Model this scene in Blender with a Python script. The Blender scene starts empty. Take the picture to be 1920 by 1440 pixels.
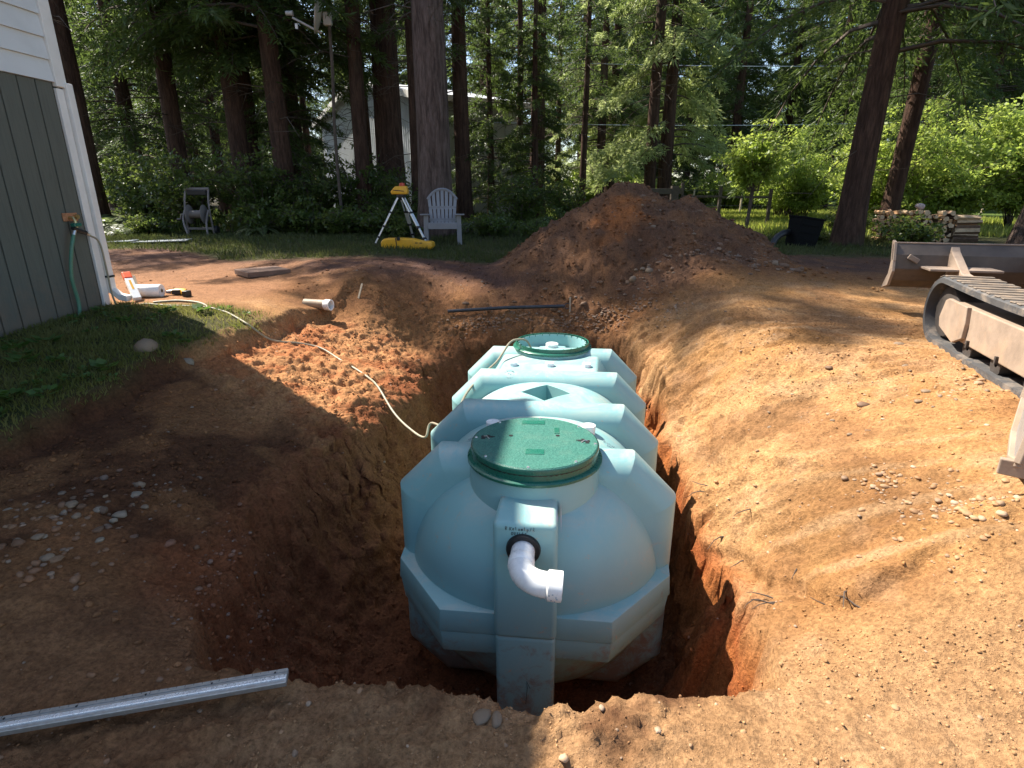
import bpy, bmesh, math, random
import numpy as np
from mathutils import Vector, Matrix

# ------------------------------------------------------------------ camera, sky, sun, exposure
scene = bpy.context.scene
cam_data = bpy.data.cameras.new("camera")
cam_data.sensor_fit = 'HORIZONTAL'
cam_data.sensor_width = 36.0
cam_data.lens = 36.0 * 1072.2 / 1920.0
cam_data.clip_start = 0.05
cam_data.clip_end = 2000.0
camera = bpy.data.objects.new("camera", cam_data)
scene.collection.objects.link(camera)
camera.location = (0.0, 0.0, 1.6)
camera.rotation_euler = (math.radians(90.0 - 18.36), math.radians(0.0), 0.0)
scene.camera = camera

SUN = Vector((-0.83, 0.56, 1.25)).normalized()      # towards the sun
world = bpy.data.worlds.new("World")
scene.world = world
world.use_nodes = True
wn = world.node_tree
wn.nodes.clear()
sky = wn.nodes.new('ShaderNodeTexSky')
sky.sky_type = 'NISHITA'
sky.sun_disc = False
sky.sun_elevation = math.asin(SUN.z)
sky.sun_rotation = math.atan2(SUN.x, SUN.y)
sky.air_density = 1.0
sky.dust_density = 1.0
bg = wn.nodes.new('ShaderNodeBackground')
bg.inputs['Strength'].default_value = 0.105
wo = wn.nodes.new('ShaderNodeOutputWorld')
wn.links.new(sky.outputs[0], bg.inputs[0])
wn.links.new(bg.outputs[0], wo.inputs[0])

sun_data = bpy.data.lights.new("sun", 'SUN')
sun_data.energy = 5.0
sun_data.angle = math.radians(0.53)
sun_data.color = (1.0, 0.93, 0.81)
sun = bpy.data.objects.new("sun", sun_data)
scene.collection.objects.link(sun)
sun.rotation_euler = (-SUN).to_track_quat('-Z', 'Y').to_euler()

scene.view_settings.view_transform = 'Standard'
scene.view_settings.look = 'None'
scene.view_settings.gamma = 1.0
scene.view_settings.use_curve_mapping = False
scene.view_settings.exposure = 1.40
scene.cycles.max_bounces = 8
scene.cycles.diffuse_bounces = 3
scene.cycles.glossy_bounces = 3
scene.cycles.transmission_bounces = 5
scene.cycles.transparent_max_bounces = 8
scene.cycles.use_denoising = True

COL = scene.collection
PI = math.pi
RNG = np.random.default_rng(7)
rnd = random.Random(11)

# ------------------------------------------------------------------ helpers
def new_mesh(name, verts, faces, smooth=False, sharp=None):
    me = bpy.data.meshes.new(name)
    verts = np.asarray(verts, dtype=np.float32)
    if isinstance(faces, np.ndarray):
        k = faces.shape[1]
        n = len(faces)
        me.vertices.add(len(verts)); me.vertices.foreach_set('co', verts.ravel())
        me.loops.add(n * k); me.loops.foreach_set('vertex_index', faces.astype(np.int32).ravel())
        me.polygons.add(n)
        me.polygons.foreach_set('loop_start', np.arange(0, n * k, k, dtype=np.int32))
        me.update(calc_edges=True)
    else:
        me.from_pydata([tuple(map(float, v)) for v in verts], [], faces)
        me.update()
    if smooth:
        me.polygons.foreach_set('use_smooth', np.ones(len(me.polygons), dtype=bool))
        if sharp:
            me.set_sharp_from_angle(angle=math.radians(sharp))
    return me

def link(name, me, mats, parent=None, loc=None, rotz=None):
    o = bpy.data.objects.new(name, me)
    if me is not None and mats is not None:
        if len(me.materials) == 0:
            for m in (mats if isinstance(mats, (list, tuple)) else [mats]):
                me.materials.append(m)
    COL.objects.link(o)
    if parent is not None:
        o.parent = parent
    if loc is not None:
        o.location = loc
    if rotz is not None:
        o.rotation_euler = (0, 0, rotz)
    return o

def tag(o, label=None, cat=None, group=None, kind=None):
    if label: o['label'] = label
    if cat: o['category'] = cat
    if group: o['group'] = group
    if kind: o['kind'] = kind
    return o

def thing(name, label, cat, loc=(0, 0, 0), rotz=0.0, group=None):
    o = bpy.data.objects.new(name, None)
    o.empty_display_size = 0.1
    COL.objects.link(o)
    o.location = loc
    o.rotation_euler = (0, 0, rotz)
    return tag(o, label, cat, group)

class MB:
    """collects shapes and links them as one mesh object"""
    def __init__(self):
        self.v = []; self.f = []
    def add(self, v, f):
        b = len(self.v)
        self.v += [tuple(p) for p in v]
        self.f += [tuple(i + b for i in q) for q in f]
        return self
    def box(self, c, s, rot=None):
        hx, hy, hz = s[0] / 2, s[1] / 2, s[2] / 2
        pts = [Vector((x, y, z)) for x in (-hx, hx) for y in (-hy, hy) for z in (-hz, hz)]
        if rot is not None:
            M = rot if isinstance(rot, Matrix) else Matrix.Rotation(rot, 3, 'Z')
            pts = [M @ p for p in pts]
        pts = [p + Vector(c) for p in pts]
        return self.add(pts, [(0, 1, 3, 2), (4, 6, 7, 5), (0, 4, 5, 1), (2, 3, 7, 6), (0, 2, 6, 4), (1, 5, 7, 3)])
    def bar(self, a, b, w, h, up=(0, 0, 1)):
        """rectangular bar from a to b"""
        a = Vector(a); b = Vector(b); d = (b - a).normalized()
        u = Vector(up); x = d.cross(u)
        if x.length < 1e-4: x = d.cross(Vector((1, 0, 0)))
        x.normalize(); y = x.cross(d)
        pts = []
        for p in (a, b):
            for sx, sy in ((-1, -1), (1, -1), (1, 1), (-1, 1)):
                pts.append(p + x * (sx * w / 2) + y * (sy * h / 2))
        return self.add(pts, [(3, 2, 1, 0), (4, 5, 6, 7), (0, 1, 5, 4), (1, 2, 6, 5), (2, 3, 7, 6), (3, 0, 4, 7)])
    def tube(self, path, r, n=8, cap=True):
        P = [Vector(p) for p in path]
        m = len(P)
        rs = r if isinstance(r, (list, tuple)) else [r] * m
        t0 = (P[1] - P[0]).normalized()
        ref = Vector((0, 0, 1)) if abs(t0.z) < 0.9 else Vector((1, 0, 0))
        nrm = t0.cross(ref).normalized()
        vs = []; fs = []
        for i in range(m):
            t = (P[min(i + 1, m - 1)] - P[max(i - 1, 0)]).normalized()
            nrm = (nrm - t * nrm.dot(t))
            if nrm.length < 1e-6: nrm = t.orthogonal()
            nrm.normalize()
            bn = t.cross(nrm)
            for k in range(n):
                a = 2 * PI * k / n
                vs.append(P[i] + (nrm * math.cos(a) + bn * math.sin(a)) * rs[i])
        for i in range(m - 1):
            for k in range(n):
                k2 = (k + 1) % n
                fs.append((i * n + k, i * n + k2, (i + 1) * n + k2, (i + 1) * n + k))
        if cap:
            fs.append(tuple(range(n - 1, -1, -1)))
            fs.append(tuple((m - 1) * n + k for k in range(n)))
        return self.add(vs, fs)
    def lathe(self, prof, n=48, c=(0, 0, 0), axis='Z', closed=False):
        """prof: list of (r, h)"""
        vs = []; fs = []
        m = len(prof)
        for r, h in prof:
            for k in range(n):
                a = 2 * PI * k / n
                if axis == 'Z': p = (r * math.cos(a), r * math.sin(a), h)
                elif axis == 'Y': p = (r * math.cos(a), h, r * math.sin(a))
                else: p = (h, r * math.cos(a), r * math.sin(a))
                vs.append((p[0] + c[0], p[1] + c[1], p[2] + c[2]))
        for i in range(m if closed else m - 1):
            j = (i + 1) % m
            for k in range(n):
                k2 = (k + 1) % n
                q = (i * n + k, i * n + k2, j * n + k2, j * n + k)
                fs.append(q if axis != 'Y' else q[::-1])
        return self.add(vs, fs)
    def prism(self, poly, a0, a1, axis='Y'):
        """poly in the two other axes, extruded along axis"""
        def mk(p, t):
            if axis == 'Y': return (p[0], t, p[1])
            if axis == 'X': return (t, p[0], p[1])
            return (p[0], p[1], t)
        n = len(poly)
        vs = [mk(p, a0) for p in poly] + [mk(p, a1) for p in poly]
        fs = [tuple(range(n)), tuple(range(2 * n - 1, n - 1, -1))]
        for i in range(n):
            j = (i + 1) % n
            fs.append((i, i + n, j + n, j))
        return self.add(vs, fs)
    def xform(self, M):
        self.v = [tuple(M @ Vector(p)) for p in self.v]
        return self
    def mesh(self, name, bevel=0.0, seg=2, smooth=False, sharp=35, fix=True):
        me = bpy.data.meshes.new(name)
        me.from_pydata(self.v, [], self.f)
        bm = bmesh.new(); bm.from_mesh(me)
        if fix: bmesh.ops.recalc_face_normals(bm, faces=bm.faces)
        if bevel > 0:
            ed = [e for e in bm.edges if len(e.link_faces) == 2 and e.calc_face_angle(0) > 0.5]
            bmesh.ops.bevel(bm, geom=ed, offset=bevel, segments=seg, profile=0.5, affect='EDGES', clamp_overlap=True)
        bm.to_mesh(me); bm.free()
        if smooth:
            me.polygons.foreach_set('use_smooth', np.ones(len(me.polygons), dtype=bool))
            me.set_sharp_from_angle(angle=math.radians(sharp))
        return me
    def build(self, name, mat, parent=None, bevel=0.0, seg=2, smooth=False, sharp=35, loc=None, rotz=None, fix=True):
        return link(name, self.mesh(name, bevel, seg, smooth, sharp, fix), mat, parent, loc, rotz)

def copy_tree(o, parent=None):
    c = o.copy(); COL.objects.link(c)
    if parent is not None: c.parent = parent
    for ch in list(o.children):
        copy_tree(ch, c)
    return c

# ------------------------------------------------------------------ noise
_perm = np.random.default_rng(3).permutation(256)
_val = np.random.default_rng(4).random(256) * 2 - 1
def vnoise(x, y, z=0.0):
    x = np.asarray(x, float); y = np.asarray(y, float); z = np.asarray(z, float) + np.zeros_like(x)
    xi = np.floor(x).astype(int); yi = np.floor(y).astype(int); zi = np.floor(z).astype(int)
    xf = x - xi; yf = y - yi; zf = z - zi
    u = xf * xf * xf * (xf * (xf * 6 - 15) + 10); v = yf * yf * yf * (yf * (yf * 6 - 15) + 10); w = zf * zf * zf * (zf * (zf * 6 - 15) + 10)
    def h(a, b, c):
        return _val[_perm[(_perm[(_perm[a & 255] + b) & 255] + c) & 255]]
    r = 0
    for dz, ww in ((0, 1 - w), (1, w)):
        for dy, vv in ((0, 1 - v), (1, v)):
            r = r + ww * vv * (h(xi, yi + dy, zi + dz) * (1 - u) + h(xi + 1, yi + dy, zi + dz) * u)
    return r
def fbm(x, y, z=0.0, f=1.0, octv=4, gain=0.5, ridged=False):
    a = 1.0; s = 0.0; t = 0.0
    x = np.asarray(x, float); y = np.asarray(y, float); z = np.asarray(z, float) + np.zeros_like(x)
    for i in range(octv):
        n = vnoise(x * f + 17.3 * i, y * f - 9.1 * i, z * f + 5.7 * i)
        if ridged: n = 1 - 2 * np.abs(n)
        s = s + a * n; t += a; a *= gain; f *= 2.03
    return s / t
def sstep(a, b, x):
    t = np.clip((np.asarray(x, float) - a) / (b - a), 0, 1)
    return t * t * (3 - 2 * t)

# ------------------------------------------------------------------ materials
def mat_new(name):
    m = bpy.data.materials.new(name); m.use_nodes = True
    nt = m.node_tree
    b = nt.nodes['Principled BSDF']
    return m, nt, b
def mix_col(nt, fac, a, b):
    n = nt.nodes.new('ShaderNodeMix'); n.data_type = 'RGBA'
    for sock, val in ((n.inputs[0], fac), (n.inputs[6], a), (n.inputs[7], b)):
        if isinstance(val, bpy.types.NodeSocket): nt.links.new(val, sock)
        elif isinstance(val, (int, float)): sock.default_value = val
        else: sock.default_value = (*val, 1)
    return n.outputs[2]
def noise_node(nt, scale, detail=6, rough=0.6, coord='Object', vec=None, dist=0.0):
    n = nt.nodes.new('ShaderNodeTexNoise')
    n.inputs['Scale'].default_value = scale; n.inputs['Detail'].default_value = detail
    n.inputs['Roughness'].default_value = rough; n.inputs['Distortion'].default_value = dist
    if vec is None:
        t = nt.nodes.new('ShaderNodeTexCoord'); vec = t.outputs[coord]
    nt.links.new(vec, n.inputs['Vector'])
    return n.outputs['Fac']
def ramp(nt, fac, a, b, ca=0.0, cb=1.0):
    n = nt.nodes.new('ShaderNodeMapRange'); n.clamp = True
    n.inputs[1].default_value = a; n.inputs[2].default_value = b
    n.inputs[3].default_value = ca; n.inputs[4].default_value = cb
    nt.links.new(fac, n.inputs[0])
    return n.outputs[0]
def bump(nt, height, strength=0.3, dist=0.01, normal=None):
    n = nt.nodes.new('ShaderNodeBump')
    n.inputs['Strength'].default_value = strength; n.inputs['Distance'].default_value = dist
    nt.links.new(height, n.inputs['Height'])
    if normal is not None: nt.links.new(normal, n.inputs['Normal'])
    return n.outputs['Normal']
def simple(name, col, rough=0.5, metal=0.0, var=0.15, scale=8.0, bmp=0.0, dirt=None, dirt_amt=0.4, spec=0.5):
    """painted / plastic / metal surface with mottling and optional dusty patches"""
    m, nt, b = mat_new(name)
    n1 = noise_node(nt, scale, 6, 0.6)
    c = mix_col(nt, ramp(nt, n1, 0.3, 0.7), tuple(x * (1 - var) for x in col), tuple(min(1, x * (1 + var)) for x in col))
    if dirt is not None:
        n2 = noise_node(nt, scale * 0.55, 8, 0.7, dist=0.4)
        c = mix_col(nt, ramp(nt, n2, 0.5, 0.72, 0, dirt_amt), c, dirt)
    nt.links.new(c, b.inputs['Base Color'])
    b.inputs['Metallic'].default_value = metal
    b.inputs['Specular IOR Level'].default_value = spec
    n3 = noise_node(nt, scale * 3, 4, 0.6)
    nt.links.new(ramp(nt, n3, 0.2, 0.8, max(0.02, rough - 0.1), min(1, rough + 0.12)), b.inputs['Roughness'])
    if bmp > 0:
        nt.links.new(bump(nt, noise_node(nt, scale * 6, 5, 0.65), bmp, 0.003), b.inputs['Normal'])
    return m
def leaf_mat(name, col, col2, trans=0.45, rough=0.55, scale=1.2):
    m, nt, b = mat_new(name)
    n1 = noise_node(nt, scale, 3, 0.6)
    n2 = noise_node(nt, scale * 14, 2, 0.5)
    c = mix_col(nt, ramp(nt, n1, 0.35, 0.65), col, col2)
    c = mix_col(nt, ramp(nt, n2, 0.3, 0.75, 0, 0.55), c, tuple(x * 0.45 for x in col))
    nt.links.new(c, b.inputs['Base Color'])
    b.inputs['Roughness'].default_value = rough
    b.inputs['Specular IOR Level'].default_value = 0.35
    tr = nt.nodes.new('ShaderNodeBsdfTranslucent')
    hs = nt.nodes.new('ShaderNodeHueSaturation'); hs.inputs['Value'].default_value = 1.8; hs.inputs['Saturation'].default_value = 1.05; hs.inputs['Hue'].default_value = 0.488
    nt.links.new(c, hs.inputs['Color']); nt.links.new(hs.outputs[0], tr.inputs['Color'])
    mx = nt.nodes.new('ShaderNodeMixShader'); mx.inputs[0].default_value = trans
    out = nt.nodes['Material Output']
    nt.links.new(b.outputs[0], mx.inputs[1]); nt.links.new(tr.outputs[0], mx.inputs[2])
    nt.links.new(mx.outputs[0], out.inputs['Surface'])
    return m
# ------------------------------------------------------------------ ground: height of the lot and of the excavation
GP = [
    (-1.49, 1.22, 0.02), (-1.11, 1.24, 0), (-0.72, 1.24, 0), (0, 1.24, 0), (0.69, 1.24, 0), (1.43, 1.2, 0.05), (-0.95, 1.58, -0), (-0.36, 1.48, 0),
    (0.07, 1.38, 0), (0.43, 1.48, 0), (0.98, 1.52, -0.02), (-1.35, 1.49, 0.02), (-1.76, 1.56, 0.06), (-1.68, 1.98, 0.06), (-1.38, 2.21, -0.12), (-2.03, 1.92, 0.16),
    (-1.13, 2.07, -0.15), (-1.19, 2.77, -0.2), (-1.1, 3.4, -0.2), (-0.92, 4.11, -0.25), (-0.77, 4.82, -0.2), (-2.08, 2.43, 0.17), (-1.71, 2.4, 0.04), (-2.05, 3.03, 0.17),
    (-1.6, 3.02, 0), (-2.01, 3.96, 0.12), (-2.64, 2.65, 0.2), (-2.66, 3.26, 0.24), (-2.43, 3.92, 0.26), (-2.47, 5.26, 0.28), (-2.44, 6.13, 0.3), (-2.12, 5.52, 0.16),
    (-1.27, 3.93, -0.04), (-1.78, 5.97, 0.1), (-1.31, 5.14, 0), (-2.22, 6.51, 0.22), (-1.26, 6.57, -0.05), (-0.91, 5.81, -0.15), (1.38, 3.02, 0), (1.45, 2.49, -0.02),
    (1.22, 1.99, -0.08), (1.36, 1.87, 0.02), (1.13, 2.3, -0.25), (1.16, 2.92, -0.33), (1.18, 3.73, -0.33), (1.32, 4.68, -0.3), (1.52, 4.82, -0), (1.86, 4.34, 0.25),
    (1.89, 3.48, 0.15), (2.22, 2.97, 0.36), (1.91, 5.44, 0.42), (3.64, 5.19, 0.5), (1.72, 2.16, 0.2), (1.87, 1.96, 0.33), (1.65, 1.5, 0.12), (1.08, 1.38, 0.02),
    (1.92, 2.49, 0.28), (2.47, 2.76, 0.45), (2.95, 3.6, 0.48), (3.45, 3.78, 0.5), (2.7, 5.28, 0.48), (1.61, 5.78, 0.15), (-1.65, 6.78, 0.42), (0, 7.35, 0.32),
    (0.94, 7.16, 0.32), (1.74, 6.38, 0.4), (0, 6.76, 0.06), (1.21, 6.67, 0.1), (-1.04, 6.85, 0.08),
    (-2.11, 7.08, 0.5), (0, 8.04, 0.5), (1.28, 7.21, 0.48), (-3.23, 7.6, 0.56), (0, 9.74, 0.62), (-3.93, 9.35, 0.66), (-6.5, 10.04, 0.68), (5.53, 9.45, 0.65),
    (7.29, 8.43, 0.6), (4.3, 6.21, 0.52), (-4.19, 6.78, 0.42), (-3, -1, 0), (3, -1, 0.05), (0, -3, 0), (-7, 0, 0.15), (7, 0, 0.4),
    (-5, 3, 0.22), (-5, 5, 0.26), (-8, 6, 0.4), (-7, 9, 0.62), (7, 6, 0.55), (8, 9, 0.65), (-12, 12, 0.74), (-4, 12, 0.74),
    (4, 12, 0.73), (12, 12, 0.74),
]
_gp = np.array(GP, float)
def _phi(r2):
    return np.where(r2 > 1e-12, 0.5 * r2 * np.log(np.maximum(r2, 1e-12)), 0.0)
_n = len(_gp)
_K = _phi(((_gp[:, None, :2] - _gp[None, :, :2]) ** 2).sum(-1)) + 0.012 * np.eye(_n)
_Pm = np.c_[np.ones(_n), _gp[:, :2]]
_A = np.block([[_K, _Pm], [_Pm.T, np.zeros((3, 3))]])
_w = np.linalg.solve(_A, np.r_[_gp[:, 2], 0, 0, 0])
def tps(x, y):
    x = np.asarray(x, float).ravel(); y = np.asarray(y, float).ravel()
    out = np.empty_like(x)
    for i in range(0, len(x), 60000):
        a = x[i:i + 60000]; b = y[i:i + 60000]
        K = _phi((a[:, None] - _gp[None, :, 0]) ** 2 + (b[:, None] - _gp[None, :, 1]) ** 2)
        out[i:i + 60000] = K @ _w[:_n] + _w[_n] + _w[_n + 1] * a + _w[_n + 2] * b
    return out

PIT = np.array([(-1.12, 1.66), (-0.75, 1.53), (-0.4, 1.50), (-0.12, 1.44), (0.07, 1.39), (0.25, 1.43), (0.45, 1.50), (0.75, 1.53), (1.0, 1.56), (1.08, 1.78), (1.13, 2.3),
                (1.18, 2.95), (1.22, 3.77), (1.34, 4.68), (1.48, 5.5), (1.36, 6.3), (0.9, 6.62), (0.1, 6.68), (-0.6, 6.55), (-0.95, 5.9), (-0.92, 5.3), (-0.94, 4.82),
                (-1.10, 4.11), (-1.30, 3.4), (-1.40, 2.77), (-1.32, 2.07)])
LAWN = np.array([(-3.6, 0.6), (-3.0, 2.1), (-2.72, 2.75), (-2.64, 3.16), (-2.55, 3.9), (-2.6, 4.5), (-2.42, 5.08), (-2.36, 5.94), (-2.1, 6.5), (-1.8, 7.3), (-2.2, 9.0), (-14, 9), (-14, 0.6)])
def sdist(poly, x, y):
    """signed distance, positive inside"""
    x = np.asarray(x, float); y = np.asarray(y, float)
    d = np.full(x.shape, 1e9); ins = np.zeros(x.shape, bool)
    n = len(poly)
    for i in range(n):
        ax, ay = poly[i]; bx, by = poly[(i + 1) % n]
        ex, ey = bx - ax, by - ay
        t = np.clip(((x - ax) * ex + (y - ay) * ey) / (ex * ex + ey * ey), 0, 1)
        d = np.minimum(d, (x - ax - t * ex) ** 2 + (y - ay - t * ey) ** 2)
        c = ((ay > y) != (by > y)) & (x < (bx - ax) * (y - ay) / (by - ay + 1e-12) + ax)
        ins ^= c
    d = np.sqrt(d)
    return np.where(ins, d, -d)
LEDGE = [(1.62, 1.98), (1.42, 1.96), (1.32, 2.10), (1.24, 2.42), (1.20, 2.68), (1.14, 2.88), (1.10, 3.10)][::-1]
LEDGE2 = [(1.55, 3.0), (1.42, 3.35), (1.45, 3.8), (1.6, 4.3)][::-1]
FLOOR_Z = -1.20
PILE = [(1.58, 8.7, 1.00, 1.95), (2.45, 8.35, 0.68, 1.6), (2.1, 7.6, 0.40, 1.25), (0.55, 8.5, 0.26, 1.0), (3.0, 7.6, 0.24, 0.95), (1.3, 7.5, 0.22, 0.85)]

def ground_parts(x, y):
    x = np.asarray(x, float); y = np.asarray(y, float)
    sh = x.shape
    xr, yr = x.ravel(), y.ravel()
    far = np.maximum(sstep(9.5, 13.0, yr), sstep(7.0, 11.0, np.abs(xr)))
    far = np.maximum(far, sstep(1.5, 4.0, -yr) * 0.0)
    zf = 0.74 + 0.10 * sstep(20, 60, yr) * fbm(xr, yr, 0, 0.05, 2) + 0.03 * fbm(xr, yr, 3.0, 0.35, 2)
    zf = np.where(yr < 8, 0.3 + 0.055 * np.clip(yr, 0, 8), zf)
    b = np.zeros_like(xr)
    near = far < 1
    b[near] = tps(xr[near], yr[near])
    b = b * (1 - far) + zf * far
    # shallow wandering of the outlines
    rg = 0.025 + 0.055 * sstep(1.6, 2.0, yr)
    wx = xr + 0.10 * fbm(xr, yr, 1.0, 1.6, 3) + rg * fbm(xr, yr, 8.0, 7.0, 3, 0.6)
    wy = yr + 0.10 * fbm(xr, yr, 5.0, 1.6, 3) + rg * fbm(xr, yr, 11.0, 7.0, 3, 0.6)
    inn = (np.abs(xr) < 15) & (yr > -1) & (yr < 12)
    sl = np.full_like(xr, -9.0); sp_ = np.full_like(xr, -9.0)
    sl[inn] = sdist(LAWN, wx[inn], wy[inn]); sp_[inn] = sdist(PIT, wx[inn], wy[inn])
    lawn = sstep(-0.05, 0.07, sl) * (1 - sstep(6.3, 8.0, yr))
    b = b + 0.16 * lawn
    # spoil heap
    ph = np.zeros_like(xr)
    nz = fbm(xr, yr, 2.0, 1.7, 4)
    for (cx, cy, h, R) in PILE:
        r = np.hypot(xr - cx, yr - cy) * (1 + 0.13 * nz)
        q = h * np.clip(1 - r / R, 0, 1) ** 1.08
        ph = np.maximum(ph, q) + 0.12 * np.minimum(ph, q)
    b = b + ph
    # the hole itself
    wid = 0.26 + 0.46 * sstep(-0.2, -0.8, xr) * sstep(1.7, 2.3, yr) + 0.12 * fbm(xr, yr, 7.0, 2.2, 3) + 0.2 * sstep(5.0, 6.5, yr)
    wid = np.maximum(wid, 0.12)
    u = np.clip(sp_ / wid, 0, 1)
    w = u * (1.7 - 0.7 * u)
    w = np.where(sp_ > 0, w, 0)
    fl = FLOOR_Z + 0.05 * fbm(xr, yr, 4.0, 1.5, 3) + 0.10 * np.exp(-((sp_ - wid) / 0.18) ** 2)
    b2 = b * (1 - w) + fl * w
    return [a.reshape(sh) for a in (b2, lawn, sp_, ph, sl, w)]

def rough_amp(x, y, lawn, sp_, ph, w):
    """coarse and fine surface roughness of the dug soil"""
    dirt = 1 - 0.75 * lawn
    dug = sstep(-1.6, -0.1, sp_)
    return dirt, dug

def ground_disp(x, y, z, lawn, sp_, ph, w):
    dug = sstep(-1.5, 0.0, sp_) * (1 - lawn)
    flat = 1 - 0.8 * lawn
    steep = 4 * w * (1 - w)
    d = 0.022 * fbm(x, y, z, 2.5, 3) * flat
    d = d + 0.016 * fbm(x, y, z, 9.0, 4, 0.6) * flat * (0.45 + 0.55 * dug)
    d = d + 0.050 * (fbm(x, y, z * 0.8, 4.2, 4, 0.55, ridged=True) - 0.2) * (steep * 0.9 + 0.10 * dug)
    rim = np.exp(-(sp_ / 0.09) ** 2) * (1 - sstep(1.8, 2.2, y))
    d = d - 0.6 * rim * d
    patchy = sstep(-0.1, 0.4, fbm(x, y, 0, 1.2, 3))
    lump = np.clip(fbm(x, y, z, 17.0, 3, 0.6), 0.15, 1) - 0.15
    d = d + 0.060 * lump * flat * (0.15 + 0.85 * dug) * patchy
    wsl = sstep(-0.6, -1.0, x) * sstep(3.4, 4.2, y + 0.5 * (x + 2)) * (1 - sstep(6.1, 6.7, y)) * (1 - lawn)
    d = d + 0.055 * (fbm(x, y, z, 7.5, 4, 0.6, ridged=True) - 0.15) * wsl
    d = d + 0.011 * fbm(x + 40, y, z, 30.0, 3, 0.7) * flat
    crumb = sstep(0.0, 0.40, fbm(x + 3.0, y - 7.0, 0, 1.15, 3))
    d = d + 0.040 * fbm(x, y, z, 15.0, 4, 0.68) * flat * crumb * (0.35 + 0.65 * dug)
    lip = np.exp(-((sp_ + 0.12) / 0.22) ** 2) * sstep(1.75, 2.1, y)
    blk = np.round(fbm(x, y, z, 5.5, 3, 0.6) * 4.0) / 4.0
    d = d + 0.055 * blk * lip + 0.03 * (fbm(x, y, z, 9.0, 3, 0.6, ridged=True) - 0.2) * lip
    # broken ledge where the clay has slumped towards the hole
    for pl, hh in ((LEDGE, 0.055), (LEDGE2, 0.040)):
        best = np.full(x.shape, 9.0); side = np.zeros(x.shape); wob = 0.05 * fbm(x, y, 2.0, 6.0, 3)
        for i in range(len(pl) - 1):
            ax, ay = pl[i]; bx, by = pl[i + 1]; ex, ey = bx - ax, by - ay
            t = np.clip(((x - ax) * ex + (y - ay) * ey) / (ex * ex + ey * ey), 0, 1)
            dd = np.hypot(x - ax - t * ex, y - ay - t * ey)
            sg = np.where(ex * (y - ay) - ey * (x - ax) > 0, 1.0, -1.0)
            up = dd < best
            side = np.where(up, sg, side); best = np.where(up, dd, best)
        sdv = side * best + wob
        d = d + hh * (np.exp(-np.abs(sdv) / 0.10) * np.where(sdv < 0, -1.0, 0.35) * sstep(0.0, 0.02, np.abs(sdv))) * (best < 0.5)
    # bucket scrapes down the clay bank on the east side
    s = (x * 0.35 + y) + 0.05 * fbm(x, y, 0, 2.0, 3)
    q = (x - 0.35 * y)
    scr = fbm(s * 11.0, q * 0.9, 0, 1.0, 3)
    bank = sstep(1.15, 1.5, x) * (1 - sstep(2.6, 3.4, x)) * sstep(1.7, 2.4, y) * (1 - sstep(6.0, 7.0, y))
    d = d + 0.030 * scr * bank + 0.006 * fbm(s * 26.0, q * 2.6, 0, 1.0, 2) * bank
    # lug marks left by the rubber tracks
    trk = sstep(2.2, 2.6, x) * (1 - sstep(4.6, 5.2, x)) * sstep(3.3, 3.8, y) * (1 - sstep(5.6, 6.4, y))
    d = d + 0.011 * np.sin(2 * PI * (y + 0.12 * x + 0.05 * fbm(x, y, 0, 1.5, 2)) / 0.105) * trk * (0.5 + 0.5 * fbm(x, y, 0, 1.1, 2))
    d = d + 0.08 * (fbm(x, y, z, 3.2, 4, 0.62)) * sstep(0.03, 0.3, ph) + 0.05 * (fbm(x, y, z, 5.5, 3, 0.6, ridged=True) - 0.2) * sstep(0.05, 0.3, ph)
    d = d + 0.03 * np.clip(fbm(x, y, z, 11.0, 3), 0, 1) * sstep(0.03, 0.2, ph)
    return d

def ground_z(x, y):
    """height lookup for whatever stands on the ground"""
    x = np.atleast_1d(np.asarray(x, float)); y = np.atleast_1d(np.asarray(y, float))
    b, lawn, sp_, ph, sl, w = ground_parts(x, y)
    return b + ground_disp(x, y, b, lawn, sp_, ph, w) * 0.8
def gz(x, y):
    return float(ground_z(x, y)[0])

def axis_coords(a, b, step, lo, hi, g):
    mid = list(np.arange(a, b + 1e-6, step))
    up = [mid[-1]]; st = step
    while up[-1] < hi:
        st *= g; up.append(up[-1] + st)
    dn = [mid[0]]; st = step
    while dn[-1] > lo:
        st *= g; dn.append(dn[-1] - st)
    return np.array(dn[:0:-1] + mid + up[1:])
gx = axis_coords(-2.7, 2.7, 0.0155, -220, 220, 1.044)
gy = axis_coords(1.05, 6.9, 0.0155, -40, 320, 1.036)
GX, GY = np.meshgrid(gx, gy)
B, LW, SP, PH, SL, WW = ground_parts(GX, GY)
dzx = np.gradient(B, axis=1) / np.gradient(GX, axis=1)
dzy = np.gradient(B, axis=0) / np.gradient(GY, axis=0)
nl = np.sqrt(dzx ** 2 + dzy ** 2 + 1)
NX, NY, NZ = -dzx / nl, -dzy / nl, 1 / nl
D = ground_disp(GX, GY, B, LW, SP, PH, WW)
D = D * (1 - sstep(9, 14, GY)) * (1 - sstep(8, 12, np.abs(GX)))
# overhanging clods on the walls: push along the surface normal
VX = GX + NX * D; VY = GY + NY * D; VZ = B + NZ * D
nyg, nxg = GX.shape
idx = np.arange(nyg * nxg).reshape(nyg, nxg)
quads = np.stack([idx[:-1, :-1], idx[:-1, 1:], idx[1:, 1:], idx[1:, :-1]], -1).reshape(-1, 4)
ground_me = new_mesh('ground', np.stack([VX, VY, VZ], -1).reshape(-1, 3), quads, smooth=True)

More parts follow.
